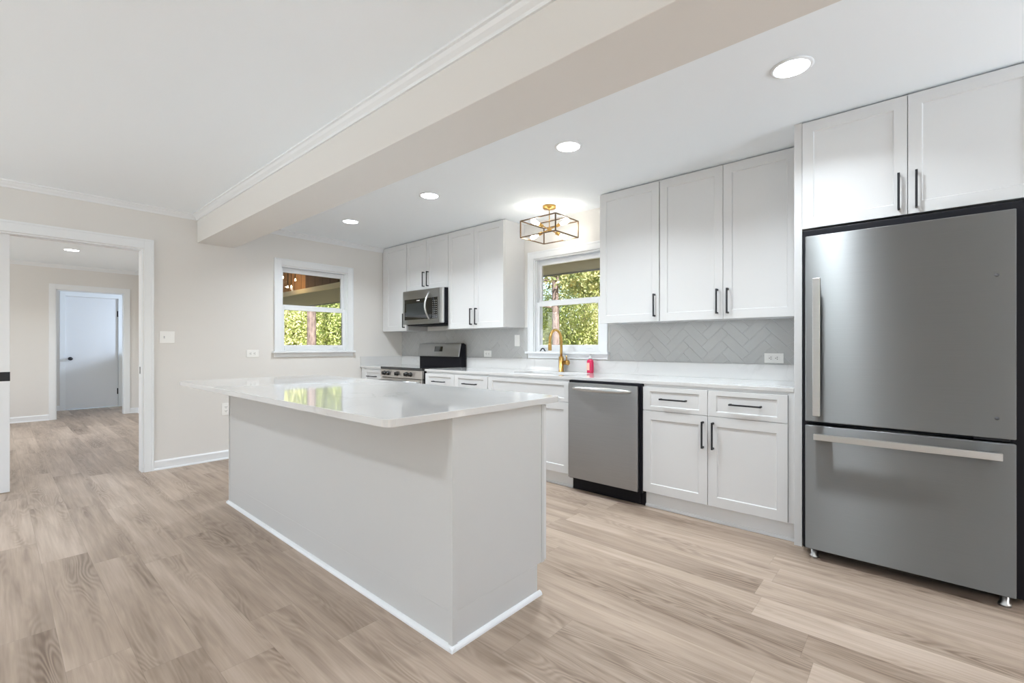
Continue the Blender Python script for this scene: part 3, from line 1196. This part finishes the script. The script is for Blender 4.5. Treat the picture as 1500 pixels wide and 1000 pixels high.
# ------------------------------------------------------------------ refrigerator
FYF = -0.80
FX0, FX1 = 4.850, 5.630
c = thing('refrigerator', 'tall stainless steel refrigerator with a bottom freezer drawer', 'refrigerator', (5.24, -0.4, 0))
b = MB().box(4.826, 5.706, -0.715, -0.03, 0.03, 1.800)
b.build('case', M['black'], c, bevel=0.004, label='black refrigerator case')
ud = MB().box(FX0, FX1, FYF, -0.722, 0.747, 1.750).build('door', M['steel_fr'], c, bevel=0.004)
b = MB().box(4.893, 4.926, -0.868, -0.845, 0.786, 1.512)
b.box(4.900, 4.919, -0.848, FYF - 0.0003, 0.81, 0.85).box(4.900, 4.919, -0.848, FYF - 0.0003, 1.45, 1.49)
b.build('handle', M['steel_hi'], ud, bevel=0.002, label='vertical bar handle')
for z in (0.835, 1.467):
    MB().lathe((5.571, FYF, z), [(0.0075, 0), (0.0075, 0.0015), (0, 0.002)], 16, (0, -1, 0)).build('screw_cover', M['rubber'], ud)
fd = MB().box(FX0, FX1, FYF, -0.722, 0.058, 0.727).build('freezer_drawer', M['steel_fr'], c, bevel=0.004)
b = MB().box(4.897, 5.583, -0.868, -0.845, 0.660, 0.692)
b.box(4.93, 4.97, -0.848, FYF - 0.0003, 0.667, 0.686).box(5.51, 5.55, -0.848, FYF - 0.0003, 0.667, 0.686)
b.build('handle', M['steel_hi'], fd, bevel=0.002, label='horizontal bar handle')
for x in (4.885, 5.60):
    MB().lathe((x, -0.745, 0), [(0.022, 0), (0.022, 0.010), (0.016, 0.014), (0.016, 0.0575), (0, 0.0575)], 18).build('foot', M['steel_hi'], c)
MB().box(5.50, 5.615, -0.76, -0.72, 0.729, 0.744).build('hinge', M['blackmetal'], c, bevel=0.002)

# ------------------------------------------------------------------ dishwasher
c = thing('dishwasher', 'stainless steel dishwasher built in beside the sink cabinet', 'dishwasher', (3.52, -0.35, 0))
b = MB().box(3.2075, 3.832, -0.655, -0.03, 0.10, 0.883)
b.box(3.2075, 3.832, -0.60, -0.56, 0.0, 0.10)
b.box(3.29, 3.80, -0.612, -0.60, 0.012, 0.085)
b.build('tub', M['black'], c, bevel=0.002, label='black dishwasher body and toe kick')
dd = MB().box(3.222, 3.8155, -0.692, -0.656, 0.115, 0.866).build('door', M['steel'], c, bevel=0.003)
# curved pocket bar handle
b = MB()
n = 20
pts, rs = [], []
for k in range(n + 1):
    t = k / n
    x = 3.262 + t * (3.772 - 3.262)
    e = math.sin(math.pi * t) ** 0.45
    pts.append((x, -0.694 - 0.036 * e, 0.826))
    rs.append(0.005 + 0.0155 * e)
b.tube(pts, rs, 16)
b.build('handle', M['steel_hi'], dd)

# ------------------------------------------------------------------ range
RX0, RX1, RYF = 0.519, 1.315, -0.672
c = thing('range_oven', 'freestanding electric range with a black glass cooktop and five knobs', 'oven', (0.917, -0.35, 0))
MB().box(RX0, RX1, -0.640, -0.03, 0.02, 0.886).build('body', M['black'], c, bevel=0.003, label='black painted sides')
MB().box(RX0, RX1, RYF, -0.105, 0.887, 0.915).build('cooktop', M['blackglass'], c, bevel=0.004, label='black glass cooktop')
cp = MB().box(RX0 + 0.002, RX1 - 0.002, RYF - 0.004, -0.641, 0.795, 0.886).build('control_panel', M['panelsteel'], c, bevel=0.003)
for i, x in enumerate((0.612, 0.688, 0.868, 1.045, 1.122)):
    b = MB().lathe((x, RYF - 0.004, 0.842), [(0.026, 0), (0.026, 0.006), (0.022, 0.010), (0.020, 0.030), (0.017, 0.034), (0, 0.034)], 24, (0, -1, 0))
    b.box(x - 0.004, x + 0.004, RYF - 0.046, RYF - 0.034, 0.824, 0.860)
    b.build('knob', M['knob'], cp)
od = MB().box(RX0 + 0.004, RX1 - 0.004, RYF, -0.641, 0.24, 0.788).build('oven_door', M['panelsteel'], c, bevel=0.004)
MB().box(RX0 + 0.07, RX1 - 0.07, RYF - 0.003, RYF - 0.0002, 0.33, 0.70).build('window', M['blackglass'], od, bevel=0.001)
b = MB().tube([(RX0 + 0.03, RYF - 0.045, 0.757), (RX1 - 0.03, RYF - 0.045, 0.757)], 0.013, 16)
b.box(RX0 + 0.035, RX0 + 0.065, RYF - 0.04, RYF - 0.0003, 0.748, 0.766).box(RX1 - 0.065, RX1 - 0.035, RYF - 0.04, RYF - 0.0003, 0.748, 0.766)
b.build('handle', M['steel_hi'], od)
MB().box(RX0 + 0.004, RX1 - 0.004, RYF, -0.641, 0.06, 0.232).build('storage_drawer', M['panelsteel'], c, bevel=0.004)
for x in (RX0 + 0.05, RX1 - 0.05):
    MB().cyl((x, -0.58, 0), (x, -0.58, 0.02), 0.015).build('foot', M['black'], c)
    MB().cyl((x, -0.08, 0), (x, -0.08, 0.02), 0.015).build('foot', M['black'], c)
# backguard
prof = [(-0.024, 0.900), (-0.105, 0.900), (-0.105, 1.035), (-0.118, 1.040), (-0.088, 1.185), (-0.060, 1.190), (-0.024, 1.170)]
bg = MB().prism(prof, RX0 + 0.01, RX1 - 0.005, lambda p, q, a: (a, p, q)).build('backguard', M['black'], c, bevel=0.002, label='black backguard housing')
d0 = Vector((0, 0.030, 0.145)).normalized()
nrm = Vector((0, -d0.z, d0.y))


def tilt(x, t, h):
    base_ = Vector((x, -0.118, 1.040))
    p = base_ + d0 * t + nrm * h
    return (p.x, p.y, p.z)


def tbox(mb, x0, x1, t0, t1, h0, h1):
    v = [tilt(x, t, h) for h in (h0, h1) for x, t in ((x0, t0), (x1, t0), (x1, t1), (x0, t1))]
    return mb.add(v, [(3, 2, 1, 0), (4, 5, 6, 7), (0, 1, 5, 4), (1, 2, 6, 5), (2, 3, 7, 6), (3, 0, 4, 7)])


fp = tbox(MB(), RX0 + 0.004, RX1 - 0.012, -0.012, 0.148, 0.0005, 0.016).build('control_face', M['steel'], bg, bevel=0.004, label='stainless control face')
tbox(MB(), 0.845, 0.995, 0.048, 0.110, 0.0163, 0.018).build('display', M['blackglass'], bg, bevel=0.0005, label='black clock display')

# ------------------------------------------------------------------ microwave
MX0, MX1, MZ0, MZ1, MYF = 0.590, 1.3400, 1.402, 1.818, -0.405
c = thing('microwave', 'stainless over the range microwave with a curved handle', 'microwave', (0.965, -0.2, MZ0))
b = MB().box(MX0 + 0.004, MX1, -0.372, -0.008, MZ0 + 0.014, MZ1)
b.box(MX0 + 0.03, MX1 - 0.03, -0.36, -0.05, MZ0, MZ0 + 0.014)
b.build('housing', M['black'], c, bevel=0.002, label='black housing with vented underside')
fr = MB()
gx0, gx1, gz0, gz1 = MX0 + 0.030, MX1 - 0.105, MZ0 + 0.068, MZ1 - 0.102
fr.box(MX0, MX1 - 0.062, MYF, -0.373, MZ0 + 0.014, gz0)
fr.box(MX0, MX1 - 0.062, MYF, -0.373, gz1, MZ1)
fr.box(MX0, gx0, MYF, -0.373, gz0, gz1)
fr.box(MX1 - 0.090, MX1 - 0.062, MYF, -0.373, gz0, gz1)
dr = fr.build('door', M['steel'], c, bevel=0.001, label='stainless door frame')
MB().box(gx0, MX1 - 0.262, MYF + 0.003, -0.373, gz0, gz1).build('window', M['blackglass'], dr, label='dark glass door window')
MB().box(gx0 + 0.035, MX1 - 0.30, MYF + 0.0022, MYF + 0.0028, gz0 + 0.05, gz1 - 0.05).build('screen', M['mwglass'], dr)
kp = MB().box(MX1 - 0.262, MX1 - 0.090, MYF + 0.003, -0.373, gz0, gz1).build('keypad', M['blackglass'], c, label='black touch keypad')
kb = MB()
for r in range(9):
    for q in range(3):
        x = MX1 - 0.185 + q * 0.030
        z = gz1 - 0.038 - r * 0.0235
        kb.box(x, x + 0.017, MYF + 0.0018, MYF + 0.0028, z - 0.005, z)
kb.build('keys', simple('key_print', rgb(150, 150, 150), 0.5), kp)
MB().box(0.86, 0.915, MYF + 0.0018, MYF + 0.0028, gz1 - 0.026, gz1 - 0.017).build('badge', M['plate'], dr, label='small pale badge')
# rounded steel end strip
b = MB().box(MX1 - 0.061, MX1 - 0.001, MYF - 0.002, -0.373, MZ0 + 0.014, MZ1)
b.build('side_trim', M['steel_hi'], c, bevel=0.012, seg=4, label='bright steel edge strip')
pts, rs = [], []
for k in range(17):
    t = k / 16
    e = math.sin(math.pi * t)
    pts.append((1.108 - 0.004 * e, MYF - 0.004 - 0.062 * e, MZ0 + 0.052 + t * 0.330))
    rs.append(0.008 + 0.003 * e)
MB().tube(pts, rs, 14).build('handle', M['steel_hi'], dr)

# ------------------------------------------------------------------ island
IX0, IX1, IY0, IY1 = 1.508, 3.985, -2.575, -2.008
c = thing('kitchen_island', 'long white paneled kitchen island in the middle of the floor', 'island', (2.75, -2.3, 0))
b = MB()
b.box(IX0, IX1, IY0, -2.056, 0.0, 0.140)
b.box(IX0, IX1, IY0, IY1, 0.140, 0.884)
b.build('body', M['island'], c, bevel=0.0015)
b = MB()
b.box(IX0 - 0.003, IX0 + 0.012, IY0 - 0.004, IY0, 0.015, 0.8835)
b.build('corner_trim', M['island'], c, bevel=0.001)
b = MB().prism([(IX1 - 0.020, IY0), (IX1 - 0.020, IY0 - 0.004), (IX1 + 0.004, IY0 - 0.004), (IX1 + 0.004, IY0 + 0.022), (IX1, IY0 + 0.022), (IX1, IY0)], 0.015, 0.8835, lambda p, q, a: (p, q, a))
b.build('corner_trim', M['island'], c, bevel=0.001)
MB().box(IX1, IX1 + 0.004, -2.026, IY1, 0.140, 0.8835).build('corner_trim', M['island'], c, bevel=0.001)
b = MB()
QR = [(0, 0), (0.017, 0), (0.016, 0.007), (0.012, 0.013), (0.006, 0.017), (0, 0.018)]
b.prism(QR, IX0 - 0.017, IX1 + 0.017, lambda p, q, a: (a, IY0 - p, q))
b.prism(QR, IY0 - 0.017, -2.040, lambda p, q, a: (IX1 + p, a, q))
b.prism(QR, IY0 - 0.017, -2.040, lambda p, q, a: (IX0 - p, a, q))
b.build('shoe_molding', M['trim'], c)
w = (IX1 - IX0) / 5
for k in range(5):
    x0, x1 = IX0 + k * w, IX0 + (k + 1) * w
    d = shaker(MB(), x0 + G, x1 - G, 0.143, 0.875, -1.986, 1).build('door', M['cabinet'], c, bevel=0.0012)
    vhandle(d, x1 - 0.04 if k % 2 == 0 else x0 + 0.04, 0.66, 0.835, -1.986, 1)


def rounded_slab(x0, x1, y0, y1, z0, z1, r=0.035):
    pts = []
    for cx, cy, a0 in ((x1 - r, y1 - r, 0), (x0 + r, y1 - r, 90), (x0 + r, y0 + r, 180), (x1 - r, y0 + r, 270)):
        for k in range(7):
            a = math.radians(a0 + 15 * k)
            pts.append((cx + r * math.cos(a), cy + r * math.sin(a)))
    return MB().prism(pts, z0, z1, lambda p, q, a: (p, q, a), smooth=False)


tag(rounded_slab(1.478, 4.009, -2.878, -1.900, 0.8845, 0.9125).build('island_countertop', M['quartz'], bevel=0.0022), 'polished white quartz top overhanging the kitchen island', 'countertop')


# ------------------------------------------------------------------ outlets and switches
def plate(name, label, cat, mapf, a0, a1, z0, z1, kind, group):
    """mapf(a, n, z) with n out of the wall"""
    ca, cz = (a0 + a1) / 2, (z0 + z1) / 2
    o = thing(name, label, cat, mapf(ca, 0, cz), group)

    def bx(mb, a_, b_, n0, n1, c_, d_):
        p, q = mapf(a_, n0, c_), mapf(b_, n1, d_)
        return mb.box(p[0], q[0], p[1], q[1], p[2], q[2])
    pl = bx(MB(), a0, a1, 0.0003, 0.006, z0, z1).build('cover_plate', M['plate'], o, bevel=0.002)
    if kind in ('h', 'v'):
        for s_ in (-1, 1):
            if kind == 'h':
                sa, sz = ca + s_ * 0.020, cz
                rc = bx(MB(), sa - 0.014, sa + 0.014, 0.006, 0.0075, sz - 0.017, sz + 0.017).build('socket', M['plate'], o, bevel=0.001)
                b = MB()
                bx(b, sa - 0.001, sa + 0.006, 0.0075, 0.0080, sz - 0.009, sz - 0.005)
                bx(b, sa - 0.001, sa + 0.006, 0.0075, 0.0080, sz + 0.005, sz + 0.009)
                bx(b, sa - 0.010, sa - 0.005, 0.0075, 0.0080, sz - 0.0025, sz + 0.0025)
            else:
                sa, sz = ca, cz + s_ * 0.020
                rc = bx(MB(), sa - 0.017, sa + 0.017, 0.006, 0.0075, sz - 0.014, sz + 0.014).build('socket', M['plate'], o, bevel=0.001)
                b = MB()
                bx(b, sa - 0.009, sa - 0.005, 0.0075, 0.0080, sz - 0.001, sz + 0.007)
                bx(b, sa + 0.005, sa + 0.009, 0.0075, 0.0080, sz - 0.001, sz + 0.007)
                bx(b, sa - 0.0025, sa + 0.0025, 0.0075, 0.0080, sz - 0.010, sz - 0.005)
            b.build('slots', M['slot'], rc)
    elif kind == 'toggle':
        sa = a0 + 0.035
        bx(MB(), sa - 0.005, sa + 0.005, 0.006, 0.0068, cz - 0.012, cz + 0.012).build('toggle_slot', M['sink'], o)
        bx(MB(), sa - 0.0035, sa + 0.0035, 0.0068, 0.018, cz + 0.000, cz + 0.008).build('toggle', simple('grey_toggle', rgb(196, 196, 196), 0.4), o, bevel=0.001)
    else:
        bx(MB(), ca - 0.017, ca + 0.017, 0.006, 0.009, cz - 0.033, cz + 0.033).build('rocker', M['plate'], o, bevel=0.0015)
    return o


LW = lambda a, n, z: (n, a, z)
BW = lambda a, n, z: (a, -n, z)
BT = lambda a, n, z: (a, -n - 0.0076, z)
OG, SG = 'white electrical outlets', 'white light switches'
plate('electrical_outlet', 'white horizontal outlet on the greige wall left of the porch window', 'outlet', LW, -1.958, -1.836, 1.038, 1.114, 'h', OG)
plate('electrical_outlet', 'white vertical outlet low on the wall just beyond the island corner', 'outlet', LW, -2.187, -2.112, 0.450, 0.572, 'v', OG)
plate('electrical_outlet', 'white horizontal outlet on the tiles right of the range', 'outlet', BT, 1.598, 1.716, 1.032, 1.105, 'h', OG)
plate('electrical_outlet', 'white horizontal outlet on the tiles beside the refrigerator panel', 'outlet', BT, 4.474, 4.598, 1.032, 1.104, 'h', OG)
plate('light_switch', 'white two gang switch plate right of the hall doorway', 'switch', LW, -2.698, -2.582, 1.183, 1.294, 'toggle', SG)
plate('light_switch', 'white rocker switch on the tiles left of the sink window', 'switch', BT, 2.062, 2.136, 1.154, 1.276, 'rocker', SG)


# ------------------------------------------------------------------ ceiling lights
def can(label, x, y):
    o = thing('recessed_light', label, 'ceiling light', (x, y, CEIL), 'round recessed ceiling lights')
    MB().lathe((x, y, CEIL - 0.0005), [(0.088, 0), (0.088, 0.002), (0.080, 0.007), (0.074, 0.007), (0.072, 0.004), (0.0, 0.004)], 40, (0, 0, -1)).build('trim_ring', M['trim'], o)
    MB().lathe((x, y, CEIL - 0.0050), [(0.0715, 0), (0.0715, 0.001), (0.0, 0.0012)], 40, (0, 0, -1)).build('diffuser', M['can'], o, label='glowing round diffuser')
    d = bpy.data.lights.new('recessed_light_led', 'AREA')
    d.shape = 'DISK'
    d.size = 0.14
    d.energy = CANW * (0.76 if x > 4.8 and y > -2 else 1.35 if y < -4 else 1.0)
    d.spread = math.radians(140)
    d.color = (0.865, 0.935, 0.985)
    l = bpy.data.objects.new('recessed_light_led', d)
    l.location = (0, 0, -0.0085)
    COL.objects.link(l)
    l.parent = o
    return o


CANW = 14.3
can('lit recessed ceiling light nearest the refrigerator', 4.873, -1.290)
can('lit recessed ceiling light between the refrigerator and the cage light', 3.626, -1.279)
can('lit recessed ceiling light over the island, second from the left wall', 2.193, -1.264)
can('lit recessed ceiling light closest to the left wall window', 0.936, -1.291)
can('lit recessed ceiling light in the hall beyond the doorway', -3.139, -3.033)
can('lit recessed ceiling light in the living area behind the camera', 4.49, -4.70)
can('lit recessed ceiling light in the living area near the hall doorway', 1.60, -4.70)

# cage light
LX, LY = 2.780, -0.350
c = thing('ceiling_light', 'brass and bronze open cage flush ceiling light with four lit bulbs', 'ceiling light', (LX, LY, CEIL))
MB().lathe((LX, LY, CEIL - 0.0005), [(0.062, 0), (0.062, 0.020), (0.056, 0.026), (0.012, 0.027), (0.010, 0.034), (0, 0.034)], 36, (0, 0, -1)).build('canopy', M['brass'], c)
MB().cyl((LX, LY, CEIL - 0.03), (LX, LY, 2.24), 0.004).build('stem', M['brass'], c)
b = MB()
fx0, fx1, fy0, fy1, fz0, fz1 = 2.583, 2.977, -0.526, -0.174, 2.150, 2.300
t = 0.0045
for x in (fx0, fx1):
    for y in (fy0, fy1):
        b.box(x - t, x + t, y - t, y + t, fz0, fz1)
for z in (fz0, fz1):
    for x in (fx0, fx1):
        b.box(x - t, x + t, fy0, fy1, z - t, z + t)
    for y in (fy0, fy1):
        b.box(fx0, fx1, y - t, y + t, z - t, z + t)
b.box(fx0, fx1, LY - t, LY + t, fz1 - t, fz1 + t)
b.build('cage', M['darkbrass'], c, label='square bronze cage frame')
hub = Vector((LX, LY, 2.225))
MB().lathe(hub - Vector((0, 0, 0.018)), [(0.012, 0), (0.020, 0.006), (0.020, 0.030), (0.012, 0.036)], 20).build('hub', M['brass'], c)
r_ = Vector((0.7498, 0.6616, 0))
n_ = Vector((0.6616, -0.7498, 0))
for sx, sz, sn in ((-1, 1, 0.35), (1, 1, 0.35), (-1, -1, -0.35), (1, -1, -0.35)):
    dv = (r_ * sx + n_ * sn + Vector((0, 0, 0.40 * sz))).normalized()
    a = MB().cyl(hub + dv * 0.01, hub + dv * 0.075, 0.005, seg=12).build('arm', M['brass'], c)
    sk = MB().cyl(hub + dv * 0.070, hub + dv * 0.112, 0.0145, seg=20).build('socket', M['brass'], a)
    MB().lathe(hub + dv * 0.112, [(0.012, 0), (0.013, 0.010), (0.018, 0.030), (0.0215, 0.050), (0.018, 0.070), (0.008, 0.080), (0, 0.081)], 20, dv).build('bulb', M['bulb'], a, label='glowing clear bulb')

# ------------------------------------------------------------------ outside: roof, porch, ground, trees
struct(MB().box(-60, 30, -40, 60, -0.9, -0.4).build('ground', M['grass']), 'leafy ground outside')
struct(MB().box(-0.02, 8.5, -7.9, 0.66, 2.62, 2.74).build('roof', M['roof']))
struct(MB().box(-6.9, -0.02, -7.9, 0.66, 2.88, 2.98).build('roof', M['roof']))  # unseen slab added to keep sun and sky off the porch
struct(MB().box(-9.0, 8.5, WT, 0.655, 2.0, 2.04).build('trim_7', M['soffit']), 'grey soffit under the eave outside the windows')
struct(MB().box(-9.0, 8.5, 0.640, 0.665, 1.985, 2.62).build('trim_8', M['siding']))
struct(MB().box(-9.0, -0.13, -0.42, WT, 2.0, 2.04).build('trim_9', M['soffit']), 'grey underside of the porch beam')
struct(MB().box(-9.0, -0.13, -0.445, -0.42, 2.0, 2.075).build('trim_10', M['beige']), 'beige beam edge seen through the left window')
struct(MB().box(-2.0, -0.13, -0.430, -0.40, 2.0755, 2.88).build('wall_porch_dark', M['darkboard']), 'dark vertical boards seen through the left window')
struct(MB().box(-6.5, -2.0, -0.430, -0.40, 2.0755, 2.88).build('wall_porch_pine', M['pineboard']), 'warm pine boards seen through the left window')
sl_ = thing('string_lights', 'warm glowing string light bulbs hanging under the porch roof outside', 'string lights', (-2.6, -0.75, 2.3))
wire = []
spots = [(-2.385, 2.276), (-1.927, 2.193), (-2.206, 2.108), (-2.072, 2.100)]
for k in range(13):
    tt = k / 12
    wire.append((-3.0 + 1.4 * tt, -0.62, 2.42 - 0.08 * math.sin(math.pi * tt)))
MB().tube(wire, 0.006, 8).build('wire', M['slot'], sl_)
for x, z in spots:
    b = MB().lathe((x, -0.62, z - 0.025), [(0.0, 0), (0.009, 0.004), (0.011, 0.012), (0.006, 0.026), (0.005, 0.034)], 14)
    b.build('bulb', M['string'], sl_)
    MB().cyl((x, -0.62, z + 0.015), (x, -0.62, 2.42), 0.005, seg=8).build('drop_cord', M['slot'], sl_)


def leaves(parent, name, mat, center, radii, count, size, rng, clusters=40):
    cx, cy, cz = center
    cc = rng.normal(size=(clusters, 3))
    cc /= np.linalg.norm(cc, axis=1)[:, None]
    cc *= rng.uniform(0.25, 1.0, (clusters, 1)) ** 0.5
    cc *= np.array(radii)
    pick = rng.integers(0, clusters, count)
    spread = min(radii) * 0.26
    p = cc[pick] + rng.normal(size=(count, 3)) * spread
    p += np.array(center)
    p[:, 2] = np.maximum(p[:, 2], -0.3)
    u = rng.normal(size=(count, 3))
    u /= np.linalg.norm(u, axis=1)[:, None]
    w = np.cross(u, rng.normal(size=(count, 3)))
    w /= np.linalg.norm(w, axis=1)[:, None]
    s = size * rng.uniform(0.6, 1.3, (count, 1))
    v = np.empty((count, 4, 3))
    v[:, 0] = p - u * s
    v[:, 1] = p + w * s * 0.45
    v[:, 2] = p + u * s
    v[:, 3] = p - w * s * 0.45
    off = wloc(parent)
    v = v.reshape(-1, 3) - np.array(off)
    me = bpy.data.meshes.new(name)
    me.vertices.add(len(v))
    me.vertices.foreach_set('co', v.ravel())
    me.loops.add(len(v))
    me.loops.foreach_set('vertex_index', np.arange(len(v)))
    me.polygons.add(count)
    me.polygons.foreach_set('loop_start', np.arange(0, len(v), 4))
    me.polygons.foreach_set('loop_total', np.full(count, 4))
    me.update(calc_edges=True)
    me.materials.append(mat)
    o = bpy.data.objects.new(name, me)
    COL.objects.link(o)
    o.parent = parent
    return o


def tree(name, label, x, y, trunk_r, h, crown, mat, bark, seed, n=5000, size=0.11, lean=(0, 0), branches=5, bz=2.0, group='trees outside the windows'):
    rng = np.random.default_rng(seed)
    t = thing(name, label, 'tree', (x, y, -0.4), group)
    pts, rs = [], []
    for k in range(9):
        f = k / 8
        pts.append((x + lean[0] * f + rng.normal() * 0.03 * k / 8, y + lean[1] * f, -0.42 + f * h))
        rs.append(trunk_r * (1.08 - 0.55 * f))
    tr = MB().tube(pts, rs, 14).build('trunk', bark, t)
    for k in range(branches):
        z = bz + (h * 0.8 - bz) * (k + rng.uniform(0, 0.6)) / max(branches, 1)
        f = (z + 0.42) / h
        a = rng.uniform(0, 2 * math.pi)
        L = rng.uniform(1.0, 2.2)
        p0 = (x + lean[0] * f, y + lean[1] * f, z)
        p1 = (p0[0] + math.cos(a) * L * 0.5, p0[1] + math.sin(a) * L * 0.5, z + 0.25 * rng.uniform(-0.5, 1.5))
        p2 = (p0[0] + math.cos(a) * L, p0[1] + math.sin(a) * L, z + 0.5 * rng.uniform(-0.5, 1.5))
        MB().tube([p0, p1, p2], [trunk_r * 0.28, trunk_r * 0.18, trunk_r * 0.08], 8).build('branch', bark, tr)
    for (dx, dy, dz, rx, ry, rz, w_) in crown:
        leaves(t, 'foliage', mat, (x + dx, y + dy, dz), (rx, ry, rz), int(n * w_), size, rng, clusters=max(20, int(60 * w_)))
    return t


tree('pine_tree', 'thick pine trunk centred in the left wall window', -8.3, 2.6, 0.135, 9, [(0, 0.3, 7.5, 2.0, 2.0, 1.4, 0.8)], M['leafB'], M['bark'], 1, branches=2, bz=6)
tree('pine_tree', 'pine tree with side branches at the left of the sink window', -5.27, 10.84, 0.15, 10, [(0, 0.6, 6.5, 2.2, 2.0, 1.6, 0.8), (0.9, 0.5, 4.0, 1.6, 1.0, 0.7, 0.3)], M['leafB'], M['bark'], 2, branches=5, bz=2.2)
tree('young_tree', 'thin pale trunked tree left of the pine in the left window', -12.9, 1.85, 0.05, 6, [(0.2, 0, 3.5, 1.2, 1.2, 1.4, 1.0)], M['leafC'], M['barkpale'], 3, branches=2)
tree('young_tree', 'thin pale trunked tree at the middle of the sink window', -5.9, 13.9, 0.05, 6, [(0.2, 0.4, 4.2, 1.2, 1.2, 1.0, 0.7)], M['leafC'], M['barkpale'], 4, branches=2)
tree('young_tree', 'second thin pale trunked tree, right of the middle one in the sink window', -5.45, 14.4, 0.04, 6, [(0.2, 0.4, 4.4, 1.2, 1.2, 1.0, 0.7)], M['leafC'], M['barkpale'], 5, branches=2)


def shrub(label, x, y, r, h, mat, seed, n=6000, size=0.085):
    rng = np.random.default_rng(seed)
    t = thing('leafy_shrub', label, 'shrub', (x, y, -0.4), 'sunlit shrubs outside the windows')
    b = MB()
    for k in range(5):
        a = 2 * math.pi * k / 5
        b.tube([(x, y, -0.42), (x + math.cos(a) * 0.3, y + math.sin(a) * 0.3, h * 0.3), (x + math.cos(a) * r * 0.6, y + math.sin(a) * r * 0.6, h * 0.75)], [0.03, 0.022, 0.01], 6)
    b.build('stems', M['bark'], t)
    leaves(t, 'foliage', mat, (x, y, h * 0.5), (r, r, h * 0.5), n, size, rng, clusters=110)
    return t


LL = ['leafA', 'leafC', 'leafB']
k = 0
for (x, y, r, h, lab) in [
        (-11.5, 5.2, 1.7, 3.6, 'sunlit shrub right of the pine trunk in the left window'),
        (-12.2, 3.2, 1.7, 3.8, 'sunlit shrub left of the pine trunk in the left window'),
        (-10.2, 7.2, 1.8, 3.8, 'sunlit shrub at the right edge of the left window'),
        (-13.4, 0.8, 1.8, 3.8, 'sunlit shrub at the left edge of the left window'),
        (-16.5, 5.0, 2.4, 5.6, 'tall pale shrub far behind the pine in the left window'),
        (-15.0, 8.8, 2.4, 5.4, 'tall shrub far behind the right side of the left window'),
        (-6.9, 13.2, 1.7, 3.6, 'sunlit shrub behind the faucet in the sink window'),
        (-4.2, 14.2, 1.7, 3.9, 'sunlit shrub in the middle of the sink window'),
        (-2.2, 14.4, 1.8, 3.9, 'sunlit shrub at the right of the sink window'),
        (-8.8, 12.0, 1.8, 4.0, 'sunlit shrub at the left edge of the sink window'),
        (-7.5, 18.5, 2.6, 6.2, 'tall shrub far behind the left of the sink window'),
        (-3.2, 19.5, 2.6, 5.8, 'tall shrub far behind the right of the sink window')]:
    far = r > 2
    shrub(lab, x, y, r, h, M[LL[k % 3] if not far else LL[1 + k % 2]], 20 + k, n=22000 if not far else 18000, size=0.052 if not far else 0.085)
    k += 1
